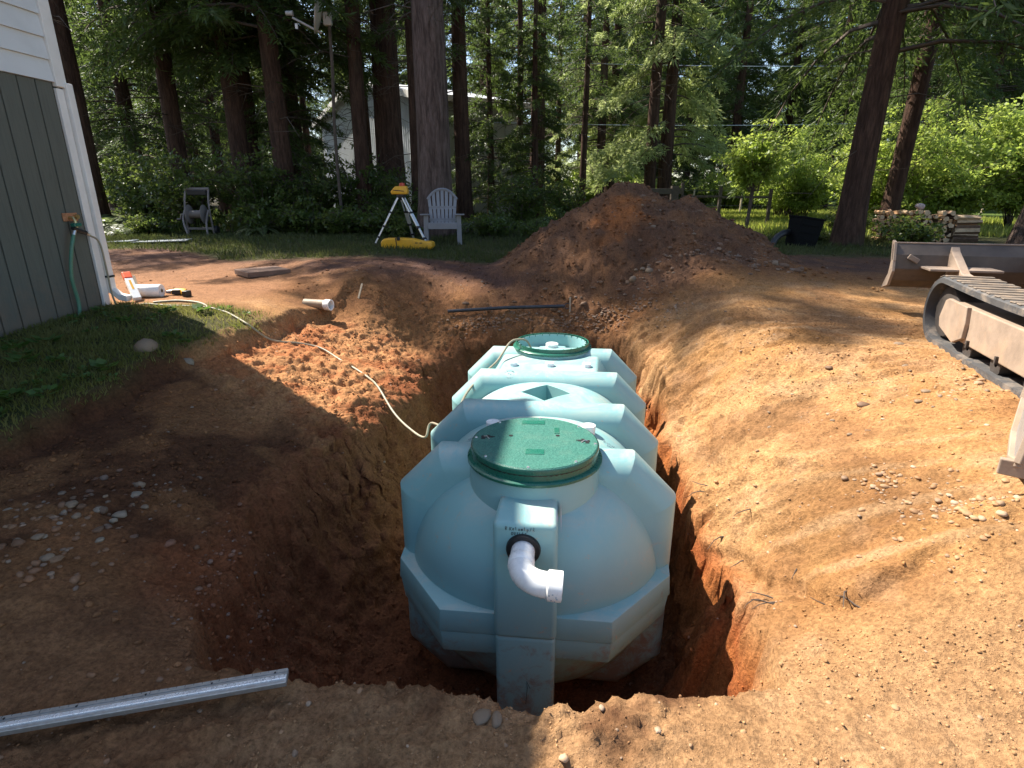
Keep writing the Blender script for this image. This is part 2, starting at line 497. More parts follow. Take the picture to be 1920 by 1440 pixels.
# soil colour, layer by layer, with some sun and shade painted in
x, y, z = GX.ravel(), GY.ravel(), VZ.ravel()
lawn, sp_, ph, ww, sl = LW.ravel(), SP.ravel(), PH.ravel(), WW.ravel(), SL.ravel()
n1 = fbm(x, y, z, 1.3, 4); n2 = fbm(x, y, z, 4.5, 4); n3 = fbm(x, y, z * 2, 0.7, 3)
def mixc(a, b, t):
    t = np.clip(t, 0, 1)[:, None]
    return a * (1 - t) + b * t
def cc(*c): return np.array(c, float)[None, :]
tan = cc(0.39, 0.205, 0.080); tan2 = cc(0.46, 0.262, 0.118); pale = cc(0.47, 0.29, 0.155)
red = cc(0.30, 0.085, 0.028); orange = cc(0.40, 0.145, 0.045); brown = cc(0.200, 0.088, 0.038); dark = cc(0.090, 0.038, 0.019)
purple = cc(0.105, 0.058, 0.045); humus = cc(0.045, 0.030, 0.020)
col = mixc(np.repeat(tan, len(x), 0), tan2, 0.5 + 1.6 * n1)
col = mixc(col, pale, sstep(0.1, 0.5, n2) * 0.6)
col = mixc(col, brown, sstep(0.08, 0.5, fbm(x, y, z, 2.1, 4) + 0.1) * 0.45)
# red subsoil low on the walls
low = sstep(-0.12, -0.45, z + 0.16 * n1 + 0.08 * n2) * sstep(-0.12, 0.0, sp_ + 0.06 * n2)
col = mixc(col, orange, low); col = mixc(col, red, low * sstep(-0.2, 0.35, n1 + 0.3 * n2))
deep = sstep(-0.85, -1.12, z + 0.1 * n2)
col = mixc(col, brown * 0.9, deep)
ebank = sstep(1.15, 1.5, x) * sstep(1.5, 2.2, y) * (1 - sstep(5.6, 6.6, y))
se_ = (x * 0.35 + y) + 0.05 * fbm(x, y, 0, 2.0, 3)
stk = fbm(se_ * 9.0, (x - 0.35 * y) * 1.2, 0, 1.0, 4)
col = mixc(col, cc(0.27, 0.135, 0.062), ebank * sstep(0.2, 0.6, stk) * 0.35)
col = mixc(col, cc(0.52, 0.34, 0.19), ebank * sstep(0.1, 0.5, -stk) * 0.5)
damp = sstep(0.27, 0.33, fbm(x * 0.8 + y * 0.5, y - 0.3 * x, 0, 1.9, 4))
col = mixc(col, col * 0.74, ebank * damp * 0.8)
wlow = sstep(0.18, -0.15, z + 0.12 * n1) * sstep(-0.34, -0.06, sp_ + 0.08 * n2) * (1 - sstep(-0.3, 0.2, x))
wsl = sstep(-0.6, -1.0, x) * sstep(3.4, 4.2, y + 0.5 * (x + 2)) * (1 - sstep(6.1, 6.7, y + 0.3 * n1)) * (1 - lawn)
col = mixc(col, cc(0.48, 0.235, 0.105), wsl * 0.8)  # sunlit part of the slope painted lighter, up to the house shadow
col = mixc(col, cc(0.38, 0.135, 0.052), wsl * sstep(0.05, 0.45, n2 + 0.3 * n1) * 0.8)
# brown topsoil under the turf on the west bank, cut off along the house shadow, and in the yard behind
west = sstep(-0.85, -1.35, x + 0.25 * n1 + 0.12 * (y - 3)) * (1 - sstep(3.7, 4.5, y + 0.3 * n1 + 0.5 * (x + 2)))
wbank = sstep(-0.30, 0.15, z + 0.14 * n1)
col = mixc(col, brown * 0.9, west * 0.8)
col = mixc(col, brown * 1.25, west * sstep(0.0, 0.4, n2) * 0.5)
col = mixc(col, dark, west * sstep(-0.25, 0.0, sl + 0.10 * n1) * 0.85)
col = mixc(col, dark, west * sstep(0.15, 0.4, fbm(x, y, z, 1.9, 4)) * 0.85)
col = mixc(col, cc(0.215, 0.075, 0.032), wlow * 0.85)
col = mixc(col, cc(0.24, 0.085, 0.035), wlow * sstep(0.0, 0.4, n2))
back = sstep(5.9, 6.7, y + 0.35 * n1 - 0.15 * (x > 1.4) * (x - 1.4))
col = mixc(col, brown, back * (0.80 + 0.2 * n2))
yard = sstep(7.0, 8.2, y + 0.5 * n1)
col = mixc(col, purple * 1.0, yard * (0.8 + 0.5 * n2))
pile = sstep(0.02, 0.12, ph + 0.03 * n2)
pc = mixc(np.repeat(cc(0.20, 0.100, 0.050), len(x), 0), cc(0.13, 0.070, 0.042), 0.5 + 1.5 * n2)
pc = mixc(pc, orange * 0.95, sstep(0.5, 0.1, np.hypot(x - 1.45, (y - 7.9)) + 0.25 * n2) * 0.8)  # orange soil with the heap's sun patch put into its colour
col = mixc(col, pc, pile)
pathw = sstep(-2.5, -3.0, x + 0.5 * n1) * sstep(5.6, 6.2, y + 0.3 * n1) * (1 - sstep(8.0, 9.2, y + 0.4 * n1))
col = mixc(col, cc(0.30, 0.155, 0.082), pathw * 0.8)
# near foreground: dusty, trodden
fg = 1 - sstep(1.5, 2.0, y + 0.2 * n1)
col = mixc(col, cc(0.40, 0.240, 0.125), fg * 0.65)
col = mixc(col, brown * 1.2, fg * sstep(-0.3, -1.0, x + 0.4 * n1) * 0.65)
col = mixc(col, dark * 1.2, fg * sstep(0.22, 0.5, fbm(x, y, 0, 2.6, 4) - 0.25 * sstep(-1.5, 1.5, x)) * 0.8)
# turf soil
gmask = np.maximum(sstep(-0.02, 0.12, sl + 0.05 * n2) * (1 - sstep(5.45, 6.0, y + 0.25 * n1 + 0.15 * (x + 3))),
                   sstep(8.75, 9.1, y + 0.35 * n1 + 0.16 * n2 - 1.1 * sstep(0.2, 1.2, x) * (1 - sstep(3.2, 4.2, x)) - 0.35 * sstep(3.5, 5, x) - 1.3 * sstep(-4.0, -6.0, x)))
gmask = np.where((np.abs(x) > 9) & (y < 9), 1.0, gmask)
gmask = gmask * (1 - sstep(0.1, 0.25, ph))
lawn_soil = mixc(np.repeat(cc(0.050, 0.062, 0.022), len(x), 0), cc(0.085, 0.075, 0.032), 0.5 + 1.4 * n2)
meadow = sstep(11, 14, y) * sstep(-1.0, 1.5, x)
lawn_soil = mixc(lawn_soil, cc(0.075, 0.115, 0.022), meadow)
wood = sstep(10.5, 13.0, y) * (1 - meadow)
lawn_soil = mixc(lawn_soil, cc(0.045, 0.038, 0.022), wood)
col = mixc(col, lawn_soil, gmask)
GMASK = gmask
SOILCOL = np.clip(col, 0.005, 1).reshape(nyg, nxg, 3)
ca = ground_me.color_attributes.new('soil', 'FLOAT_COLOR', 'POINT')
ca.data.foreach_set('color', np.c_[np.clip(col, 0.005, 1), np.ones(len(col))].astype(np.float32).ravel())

m_soil, nt, b = mat_new('soil')
at = nt.nodes.new('ShaderNodeAttribute'); at.attribute_name = 'soil'
f1 = noise_node(nt, 55, 8, 0.7); f2 = noise_node(nt, 160, 6, 0.7); f3 = noise_node(nt, 11, 6, 0.65)
c1 = mix_col(nt, ramp(nt, f1, 0.36, 0.62, 0.0, 1.0), (0.62, 0.60, 0.58), (1.22, 1.2, 1.18))
c2 = mix_col(nt, ramp(nt, f3, 0.35, 0.65), (0.84, 0.82, 0.80), (1.12, 1.12, 1.12))
mm = nt.nodes.new('ShaderNodeMix'); mm.data_type = 'RGBA'; mm.blend_type = 'MULTIPLY'; mm.inputs[0].default_value = 1.0
nt.links.new(at.outputs['Color'], mm.inputs[6]); nt.links.new(c1, mm.inputs[7])
m2 = nt.nodes.new('ShaderNodeMix'); m2.data_type = 'RGBA'; m2.blend_type = 'MULTIPLY'; m2.inputs[0].default_value = 1.0
nt.links.new(mm.outputs[2], m2.inputs[6]); nt.links.new(c2, m2.inputs[7])
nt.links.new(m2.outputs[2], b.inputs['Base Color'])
b.inputs['Roughness'].default_value = 0.95
b.inputs['Specular IOR Level'].default_value = 0.15
bn = bump(nt, f3, 0.5, 0.02)
bn = bump(nt, f1, 1.0, 0.02, bn)
bn = bump(nt, f2, 0.5, 0.004, bn)
nt.links.new(bn, b.inputs['Normal'])
ground = link('ground', ground_me, m_soil)
tag(ground, 'bare brown soil and turf of the yard with the excavated pit', None, None, 'structure')
# ------------------------------------------------------------------ the septic tank
m_tank, nt, b = mat_new('tank_polyethylene')
n1 = noise_node(nt, 2.2, 6, 0.6); n2 = noise_node(nt, 7.0, 8, 0.72, dist=0.6); n3 = noise_node(nt, 60, 4, 0.6)
c = mix_col(nt, ramp(nt, n1, 0.3, 0.7), (0.205, 0.395, 0.395), (0.245, 0.440, 0.440))
c = mix_col(nt, ramp(nt, n2, 0.58, 0.74, 0, 0.30), c, (0.48, 0.42, 0.33))
sc = noise_node(nt, 26, 8, 0.8, dist=1.2)
c = mix_col(nt, ramp(nt, sc, 0.66, 0.72, 0, 0.35), c, (0.55, 0.66, 0.66))
gn = nt.nodes.new('ShaderNodeNewGeometry'); sx = nt.nodes.new('ShaderNodeSeparateXYZ'); nt.links.new(gn.outputs['Normal'], sx.inputs[0])
mu = nt.nodes.new('ShaderNodeMath'); mu.operation = 'MULTIPLY'
nt.links.new(ramp(nt, sx.outputs[2], 0.35, 0.95), mu.inputs[0]); nt.links.new(ramp(nt, noise_node(nt, 3.2, 9, 0.75, dist=0.8), 0.44, 0.64, 0, 0.6), mu.inputs[1])
c = mix_col(nt, mu.outputs[0], c, (0.52, 0.47, 0.38))
tcz = nt.nodes.new('ShaderNodeTexCoord'); sxz = nt.nodes.new('ShaderNodeSeparateXYZ'); nt.links.new(tcz.outputs['Object'], sxz.inputs[0])
adz = nt.nodes.new('ShaderNodeMath'); adz.operation = 'ADD'
nt.links.new(sxz.outputs[2], adz.inputs[0]); nt.links.new(ramp(nt, noise_node(nt, 9.0, 9, 0.78, dist=0.5), 0.3, 0.7, -0.55, 0.55), adz.inputs[1])
c = mix_col(nt, ramp(nt, adz.outputs[0], -1.05, -0.60, 0.75, 0.0), c, (0.22, 0.12, 0.07))
sc2 = noise_node(nt, 5.0, 9, 0.8, dist=2.5)
c = mix_col(nt, ramp(nt, sc2, 0.60, 0.67, 0, 0.65), c, (0.50, 0.30, 0.17))
nt.links.new(c, b.inputs['Base Color'])
nt.links.new(ramp(nt, n2, 0.3, 0.7, 0.36, 0.52), b.inputs['Roughness'])
nt.links.new(bump(nt, n3, 0.10, 0.002, bump(nt, n1, 0.15, 0.01)), b.inputs['Normal'])
m_lid, nt, b = mat_new('lid_grip')
v = nt.nodes.new('ShaderNodeTexVoronoi'); v.inputs['Scale'].default_value = 230
t = nt.nodes.new('ShaderNodeTexCoord'); nt.links.new(t.outputs['Object'], v.inputs['Vector'])
n1 = noise_node(nt, 150, 3, 0.6)
c = mix_col(nt, ramp(nt, n1, 0.40, 0.64), (0.018, 0.110, 0.085), (0.050, 0.190, 0.148))
c = mix_col(nt, ramp(nt, noise_node(nt, 6, 6, 0.7), 0.5, 0.75, 0, 0.35), c, (0.16, 0.24, 0.18))
nt.links.new(c, b.inputs['Base Color']); b.inputs['Roughness'].default_value = 0.5
nt.links.new(bump(nt, v.outputs['Distance'], 0.5, 0.003), b.inputs['Normal'])
m_green = simple('green_plastic', (0.014, 0.120, 0.082), 0.28, 0, 0.12, 10, 0.05, (0.15, 0.2, 0.16), 0.25)
m_dgreen = simple('dark_green_plastic', (0.012, 0.085, 0.062), 0.3, 0, 0.15, 10, 0.03)
m_white = simple('white_pvc', (0.80, 0.80, 0.78), 0.28, 0, 0.04, 14, 0.02, (0.62, 0.55, 0.45), 0.25)
m_rubber = simple('black_rubber', (0.012, 0.012, 0.012), 0.5, 0, 0.2, 20, 0.05)
m_hole = simple('tank_inside', (0.05, 0.085, 0.08), 0.7, 0, 0.2, 8)
m_screw = simple('screw_steel', (0.62, 0.62, 0.6), 0.35, 0.9, 0.1, 40)
m_ink = simple('marker_ink', (0.015, 0.02, 0.03), 0.6, 0, 0.3, 200)
m_pink = simple('sticker_pink', (0.60, 0.22, 0.42), 0.4, 0, 0.05, 30)
m_stkw = simple('sticker_white', (0.80, 0.78, 0.80), 0.4, 0, 0.03, 30)
m_greyink = simple('faded_print', (0.22, 0.30, 0.34), 0.6, 0, 0.3, 80)

TANK_YAW = -0.1068
tank = thing('septic_tank', 'large pale aqua ribbed plastic septic tank lying in the open pit', 'tank', (0.1266, 2.7857, 0.0), TANK_YAW)
ZC = -0.42
RIBY = [0.0, 0.697, 1.394, 2.091]
def to_tank(p):
    cs, sn = math.cos(0.1068), math.sin(0.1068)
    return Vector((0.1266 + p[0] * cs + p[1] * sn, 2.7857 - p[0] * sn + p[1] * cs, p[2]))

# shell: barrel with domed ends, slightly squared like moulded tanks are
EY = 0.545
def end_r(yy, a):
    n_ = 1.85 + 1.15 * max(0.0, math.sin(a)) ** 1.5
    return 0.690 * max(0.0, 1 - (abs(yy) / EY) ** n_) ** (1 / n_)
def sup(a, pn):
    return (abs(math.cos(a)) ** pn + abs(math.sin(a)) ** pn) ** (-1 / pn)
NS = 96
rings = []
for i in range(19):
    yy = -EY * (1 - (i / 18.0) ** 1.7)
    rings.append((yy, [max(0.004, end_r(yy, 2 * PI * k / NS)) * (1 + (sup(2 * PI * k / NS, 2.5) - 1) * (i / 18.0) ** 6) for k in range(NS)]))
for k3 in range(3):
    for i in range(1, 13):
        tt = i / 12
        rings.append((RIBY[k3] + tt * 0.697, [(0.674 + 0.020 * math.sin(PI * tt)) * sup(2 * PI * k / NS, 2.5) for k in range(NS)]))
for i in range(1, 19):
    q = 1 - i / 18.0
    yy = EY * (1 - q ** 1.7)
    rings.append((RIBY[3] + yy, [max(0.004, end_r(yy, 2 * PI * k / NS)) * (1 + (sup(2 * PI * k / NS, 2.5) - 1) * q ** 6) for k in range(NS)]))
sv = []; sf = []
for (yy, rr) in rings:
    for k in range(NS):
        a = 2 * PI * k / NS
        sv.append((rr[k] * math.cos(a), yy, ZC + rr[k] * math.sin(a)))
for i in range(len(rings) - 1):
    for k in range(NS):
        k2 = (k + 1) % NS
        sf.append((i * NS + k, (i + 1) * NS + k, (i + 1) * NS + k2, i * NS + k2))
sf.append(tuple(range(NS))); sf.append(tuple((len(rings) - 1) * NS + k for k in range(NS - 1, -1, -1)))
shell_me = MB().add(sv, sf).mesh('shell', smooth=True, sharp=50)
def shell_z(px):
    return ZC + 0.692 * (1 - (abs(px) / 0.692) ** 2.55) ** (1 / 2.55)
cut = MB()
cut.prism([(-0.175, 1.045), (0.0, 0.872), (0.175, 1.045), (0.0, 1.215)], 0.10, 0.5, 'Z')
cut_me = cut.mesh('cut')
cut2 = MB().box((0.05, 2.28, 0.2), (0.42, 0.17, 0.44)).mesh('cut2')
def boolean(me, cutters):
    o = bpy.data.objects.new('tmp', me); COL.objects.link(o)
    cs = []
    for cm in cutters:
        c_ = bpy.data.objects.new('tmpc', cm); COL.objects.link(c_); cs.append(c_)
        md = o.modifiers.new('b', 'BOOLEAN'); md.object = c_; md.operation = 'DIFFERENCE'; md.solver = 'EXACT'
    dg = bpy.context.evaluated_depsgraph_get(); dg.update()
    r = bpy.data.meshes.new_from_object(o.evaluated_get(dg))
    for q in cs + [o]: bpy.data.objects.remove(q)
    return r
shell_me = boolean(shell_me, [cut_me, cut2])
shell_me.polygons.foreach_set('use_smooth', np.ones(len(shell_me.polygons), dtype=bool))
shell_me.set_sharp_from_angle(angle=math.radians(32))
shell_me.materials.clear()
link('shell', shell_me, m_tank, tank)

# ribs: rounded bead bent round an eight-sided hoop
def hoop(inset, rc=0.006, seg=2):
    top, w, a, c1 = 0.32 - ZC, 0.75, 0.52, 0.084 - ZC
    P = [(a, top), (w, c1), (w, -c1), (a, -top), (-a, -top), (-w, -c1), (-w, c1), (-a, top)]
    P = [Vector(p) for p in P]
    n = len(P); d = inset + rc
    out = []
    def off(i):
        p, q = P[i], P[(i + 1) % n]
        e = (q - p).normalized(); nn = Vector((-e.y, e.x))
        if nn.dot(p) > 0: nn = -nn
        return p + nn * d, e, nn
    for i in range(n):
        p0, e0, n0 = off(i - 1); p1, e1, n1_ = off(i)
        den = e0.x * e1.y - e0.y * e1.x
        tt = ((p1.x - p0.x) * e1.y - (p1.y - p0.y) * e1.x) / den
        c_ = p0 + e0 * tt
        a0 = math.atan2(-n0.y, -n0.x); a1 = math.atan2(-n1_.y, -n1_.x)
        da = (a1 - a0 + PI) % (2 * PI) - PI
        for s_ in range(seg + 1):
            an = a0 + da * s_ / seg
            out.append((c_.x + rc * math.cos(an), c_.y + rc * math.sin(an)))
    return out
RB = 0.128
def rib_mesh():
    rings = []
    for th in [0] + [PI * i / 14 for i in range(15)] + [PI]:
        rings.append((-RB * math.cos(th), RB * (1 - math.sin(th)) * 0.95))
    rings[0] = (-RB - 0.012, 0.26); rings[-1] = (RB + 0.012, 0.26)
    vs = []; fs = []
    for yy, ins in rings:
        h = hoop(ins)
        vs += [(p[0], yy, p[1] + ZC) for p in h]
    n = len(h)
    for i in range(len(rings) - 1):
        for k in range(n):
            k2 = (k + 1) % n
            fs.append((i * n + k, i * n + k2, (i + 1) * n + k2, (i + 1) * n + k))
    return MB().add(vs, fs).mesh("rib", smooth=True, sharp=28)
rib_me = rib_mesh()
for yy in RIBY:
    link('rib', rib_me, m_tank, tank, (0, yy, 0))

# faceted belt round each end, with the moulding seam
def belt(sign, y0):
    m_ = MB()
    outer = [(-0.748, -0.02), (-0.738, -0.17), (-0.425, -0.560), (0.410, -0.560), (0.735, -0.17), (0.748, -0.02)]
    for (za, zb, g) in ((-0.425, -0.305, 0.0), (-0.555, -0.431, 0.010)):
        o_ = [(px * (1 - g), py * (1 - g)) for px, py in outer]
        n = len(o_)
        inner = [(px * 0.55, py * 0.55) for px, py in o_]
        tp = 0.012 if za > -0.5 else -0.02
        vs = [(px * (1 - max(tp, 0)), sign * py * (1 - max(tp, 0)), zb) for px, py in o_] + [(px * (1 + min(tp, 0)), sign * py * (1 + min(tp, 0)), za) for px, py in o_] + \
             [(px, sign * py, zb) for px, py in inner] + [(px, sign * py, za) for px, py in inner]
        fs = []
        for i in range(n - 1):
            fs += [(i, i + 1, n + i + 1, n + i), (i, 2 * n + i, 2 * n + i + 1, i + 1), (n + i, n + i + 1, 3 * n + i + 1, 3 * n + i)]
        vs = [(q[0], q[1] + y0, q[2]) for q in vs]
        m_.add(vs, fs)
    return m_.build('end_belt', m_tank, tank, bevel=0.004, seg=2, smooth=True, sharp=40)
belt(1, 0.0); belt(-1, RIBY[3])

# outlet box and inlet box: upper and lower halves
def end_box(name, yf, yb):
    up = MB().add([(-0.150, yf, -0.405), (0.146, yf, -0.405), (0.146, yb, -0.405), (-0.150, yb, -0.405),
                   (-0.152, yf, 0.222), (0.140, yf, 0.222), (0.124, yb, 0.262), (-0.136, yb, 0.262)],
                  [(3, 2, 1, 0), (4, 5, 6, 7), (0, 1, 5, 4), (1, 2, 6, 5), (2, 3, 7, 6), (3, 0, 4, 7)])
    o = up.build(name, m_tank, tank, bevel=0.026, seg=4, smooth=True, sharp=60)
    s_ = 1 if yb > yf else -1
    lo = MB().add([(-0.138, yf + 0.016 * s_, -1.25), (0.140, yf + 0.016 * s_, -1.25), (0.140, yb, -1.25), (-0.138, yb, -1.25),
                   (-0.146, yf + 0.006 * s_, -0.400), (0.142, yf + 0.006 * s_, -0.400), (0.142, yb, -0.400), (-0.146, yb, -0.400)],
                  [(3, 2, 1, 0), (4, 5, 6, 7), (0, 1, 5, 4), (1, 2, 6, 5), (2, 3, 7, 6), (3, 0, 4, 7)])
    lo.build('box_foot', m_tank, o, bevel=0.022, seg=3, smooth=True, sharp=60)
    return o
out_box = end_box('outlet_box', -0.602, -0.24)
end_box('inlet_box', 2.091 + 0.602, 2.091 + 0.24)
FY = -0.6035
# rubber gasket, pipe elbow
MB().lathe([(0.052, -0.012), (0.060, -0.018), (0.074, -0.016), (0.078, -0.004), (0.078, 0.01)], 40, (-0.012, FY, 0.098), 'Y').build('gasket', m_rubber, out_box, smooth=True, sharp=50)
dirx = Vector((math.cos(0.06), 0, -math.sin(0.06)))
p0 = Vector((-0.012, FY + 0.03, 0.098)); pa = Vector((-0.012, FY - 0.108, 0.094))
path = [p0, pa]
for i in range(1, 15):
    a = (PI / 2) * i / 14
    path.append(pa + Vector((0, -1, 0)) * (0.112 * math.sin(a)) + dirx * (0.112 * (1 - math.cos(a))))
pe = path[-1]
path.append(pe + dirx * 0.035)
elbow = MB().tube(path, 0.0535, 28).build('outlet_pipe', m_white, tank, smooth=True, sharp=50)
elbow['label'] = 'white plastic elbow pipe curving from the black gasket'
MB().tube([pe + dirx * 0.004, pe + dirx * 0.010, pe + dirx * 0.066, pe + dirx * 0.068, pe + dirx * 0.060], [0.056, 0.0625, 0.0625, 0.055, 0.050], 28).build('socket', m_white, elbow, smooth=True, sharp=40)
MB().tube([pa + Vector((0, 0.036, 0)), pa + Vector((0, 0.030, 0)), pa + Vector((0, -0.012, 0)), pa + Vector((0, -0.018, 0))], [0.0536, 0.0575, 0.0575, 0.0536], 28).build('socket', m_white, elbow, smooth=True, sharp=40)
sk = MB()
for (u_, w_) in ((-0.018, 0.010), (-0.004, 0.016), (0.010, 0.004), (-0.008, -0.012), (0.006, -0.016), (0.014, -0.004)):
    q = pe + dirx * (0.034 + u_) + Vector((0, -0.0628, 0)) + Vector((dirx.z * -1, 0, dirx.x)) * (w_ - 0.012)
    sk.box(q, (0.006, 0.002, 0.004))
sk.build('stamp', m_greyink, elbow)

# hand lettering on the box: strokes laid just proud of the face
STROKES = {
    'R': [[(0, 0), (0, 1)], [(0, 1), (.5, .9), (.5, .6), (0, .5)], [(.1, .5), (.55, 0)]],
    'K': [[(0, 0), (.05, 1)], [(.6, .95), (.08, .45)], [(.1, .45), (.6, 0)]],
    'e': [[(0, .3), (.45, .35), (.4, .6), (.1, .6), (0, .3), (.1, .05), (.45, .1)]],
    'l': [[(.1, .95), (.1, .05), (.25, 0)]],
    'o': [[(.1, .05), (0, .3), (.1, .55), (.4, .55), (.45, .3), (.35, .05), (.1, .05)]],
    'm': [[(0, 0), (0, .55)], [(0, .45), (.2, .55), (.25, 0)], [(.25, .45), (.45, .55), (.5, 0)]],
    'a': [[(.45, .5), (.1, .5), (0, .2), (.15, 0), (.42, .2), (.45, .5), (.5, 0)]],
    'p': [[(0, -.4), (.02, .55)], [(0, .5), (.4, .5), (.42, .15), (.02, .05)]],
    '/': [[(0, -.1), (.45, 1.05)]],
    '2': [[(0, .8), (.2, 1), (.45, .8), (.1, .1), (.7, .05)]],
    'O': [[(.2, 0), (0, .4), (.2, 1), (.6, .95), (.7, .4), (.5, 0), (.2, 0)]],
    'U': [[(0, 1), (.05, .1), (.3, 0), (.5, .2), (.5, 1)]],
    'T': [[(0, .95), (.6, 1)], [(.3, .98), (.3, 0)]],
    'L': [[(0, 1), (0, 0), (.45, .03)]],
    'E': [[(.45, 1), (0, .95), (0, .05), (.45, 0)], [(0, .5), (.35, .5)]],
}
def lettering(word, x0, z0, h, adv, name, r):
    m_ = MB(); xx = x0
    for i, ch in enumerate(word):
        if ch == ' ':
            xx += adv * 0.5; continue
        for st in STROKES[ch]:
            pts = [Vector((xx + px * h * 0.75, FY + 0.0005, z0 + pz * h + 0.0015 * math.sin(i * 2.1))) for px, pz in st]
            m_.tube(pts, r, 5)
        xx += adv
    return m_.build(name, m_ink, out_box)
lettering('R Kelomlp/2', -0.092, 0.192, 0.017, 0.0128, 'handwriting', 0.0011)
lettering('OUTLET', -0.066, 0.168, 0.014, 0.0122, 'handwriting', 0.0013)
MB().tube([(0.005, FY + 0.008, -0.80), (0.012, FY + 0.007, -0.70), (0.008, FY + 0.006, -0.655), (0.026, FY + 0.007, -0.70)], 0.0012, 5).build('handwriting', m_ink, out_box)
# sticker folded over the right edge of the box
st = MB().add([(0.1465, -0.40, 0.226), (0.1490, -0.52, 0.214), (0.1535, -0.52, 0.135), (0.1500, -0.40, 0.160)], [(0, 1, 2, 3)]).build('sticker', m_pink, out_box)
st2 = MB()
for (a0, a1, b0, b1) in ((.15, .85, .62, .9), (.15, .3, .15, .55), (.4, .6, .15, .55), (.7, .85, .15, .55), (.3, .4, .3, .4)):
    def pq(u_, w_): return (0.1468 + 0.0045 * (1 - w_) + 0.0022 * u_, -0.40 - 0.12 * u_, (0.160 - 0.025 * u_) + (0.066 + 0.013 * u_) * w_)
    st2.add([pq(a0, b0), pq(a1, b0), pq(a1, b1), pq(a0, b1)], [(0, 1, 2, 3)])
st2.build('print', m_stkw, st)

# risers
def riser(yc):
    o = MB().lathe([(0.352, 0.02), (0.338, 0.16), (0.333, 0.318), (0.329, 0.326), (0.318, 0.326), (0.312, 0.31), (0.31, 0.1)], 72, (0, yc, 0), 'Z').build('riser', m_tank, tank, smooth=True, sharp=40)
    MB().lathe([(0.312, 0.300), (0.336, 0.304), (0.3475, 0.312), (0.3475, 0.324), (0.340, 0.330), (0.325, 0.332), (0.322, 0.362), (0.314, 0.362), (0.312, 0.300)], 72, (0, yc, 0), 'Z').build('adapter_ring', m_green, o, smooth=True, sharp=40)
    return o
LY = -0.085
r1 = riser(LY); r2 = riser(2.175)
for k in range(26):
    a = 2 * PI * k / 26
    MB().box((0.303, 0, 0.345), (0.020, 0.005, 0.030)).xform(Matrix.Translation((0, 2.175, 0)) @ Matrix.Rotation(a, 4, 'Z')).build('ring_web', m_dgreen if k % 2 else m_green, r2)
MB().lathe([(0.285, 0.10), (0.292, 0.33), (0.296, 0.352), (0.3, 0.352), (0.298, 0.10)], 60, (0, 2.175, 0), 'Z').build('inner_ring', m_tank, r2, smooth=True, sharp=40)
cp = MB().lathe([(0.0, 0.350), (0.050, 0.350), (0.056, 0.345), (0.056, 0.08)], 32, (0.0, 2.14, 0), 'Z').build('inlet_tee', m_white, tank, smooth=True, sharp=40)
cp['label'] = 'white capped pipe standing inside the open rear riser'
# lid
lid = MB().lathe([(0.0, 0.397), (0.318, 0.397), (0.325, 0.391), (0.327, 0.366), (0.324, 0.362), (0.0, 0.362)], 80, (0, LY, 0), 'Z').build('lid', [m_lid], tank, smooth=True, sharp=35)
lid['label'] = 'round green gritty lid screwed on the front riser'
MB().lathe([(0.3262, 0.392), (0.3285, 0.388), (0.3285, 0.368), (0.3262, 0.366)], 80, (0, LY, 0), 'Z').build('lid_rim', m_green, lid, smooth=True, sharp=40)
MB().lathe([(0.3225, 0.3625), (0.3225, 0.333)], 80, (0, LY, 0), 'Z').build('lid_gasket', m_rubber, lid, smooth=True)
def patch(cx_, cy_, w_, h_, name, mt, zt=0.3995, rot=0.0):
    return MB().box((0, 0, 0), (w_, h_, 0.005)).xform(Matrix.Translation((cx_, cy_, zt - 0.0025)) @ Matrix.Rotation(rot, 4, 'Z')).build(name, mt, lid, bevel=0.0012)
patch(-0.024, 0.158, 0.125, 0.052, 'name_panel', m_green, rot=0.06)
patch(0.009, -0.222, 0.092, 0.058, 'name_panel', m_green, rot=0.05)
patch(0.108, 0.054, 0.026, 0.078, 'name_panel', m_green, rot=0.05)
for hx_, hy_ in ((-0.129, -0.036), (0.115, -0.010)):
    MB().lathe([(0.0, 0.3985), (0.011, 0.3985), (0.011, 0.394)], 16, (hx_, hy_, 0)).build('lift_hole', m_rubber, lid)
for sx_ in (-1, 1):
    hd = MB()
    hd.box((sx_ * 0.252, -0.062, 0.3965), (0.060, 0.020, 0.004)).box((sx_ * 0.268, -0.078, 0.3966), (0.020, 0.030, 0.004)).box((sx_ * 0.222, -0.058, 0.3964), (0.022, 0.009, 0.004)).box((sx_ * 0.246, -0.048, 0.3968), (0.016, 0.016, 0.004))
    hd.build('handle_slot', m_rubber, lid)
    MB().tube([(sx_ * 0.236, -0.088, 0.398), (sx_ * 0.252, -0.066, 0.402), (sx_ * 0.268, -0.060, 0.398)], 0.003, 6).build('handle_wire', m_screw, lid, smooth=True)
for k in range(8):
    a = 2 * PI * (k + 0.04) / 8
    MB().lathe([(0.0, 0.402), (0.006, 0.4015), (0.008, 0.397)], 10, (0.308 * math.sin(a), LY + 0.308 * math.cos(a), 0)).build('bolt', m_screw, lid, smooth=True)
# flat moulded shelf between the two rear ribs
MB().add([(-0.37, 1.46, 0.278), (0.37, 1.46, 0.278), (0.40, 1.99, 0.285), (-0.40, 1.99, 0.285), (-0.50, 1.44, 0.10), (0.50, 1.44, 0.10), (0.52, 2.02, 0.10), (-0.52, 2.02, 0.10)],
         [(0, 1, 2, 3), (0, 4, 5, 1), (1, 5, 6, 2), (2, 6, 7, 3), (3, 7, 4, 0), (4, 7, 6, 5)]).build('shelf', m_tank, tank, bevel=0.02, seg=3, smooth=True, sharp=60)
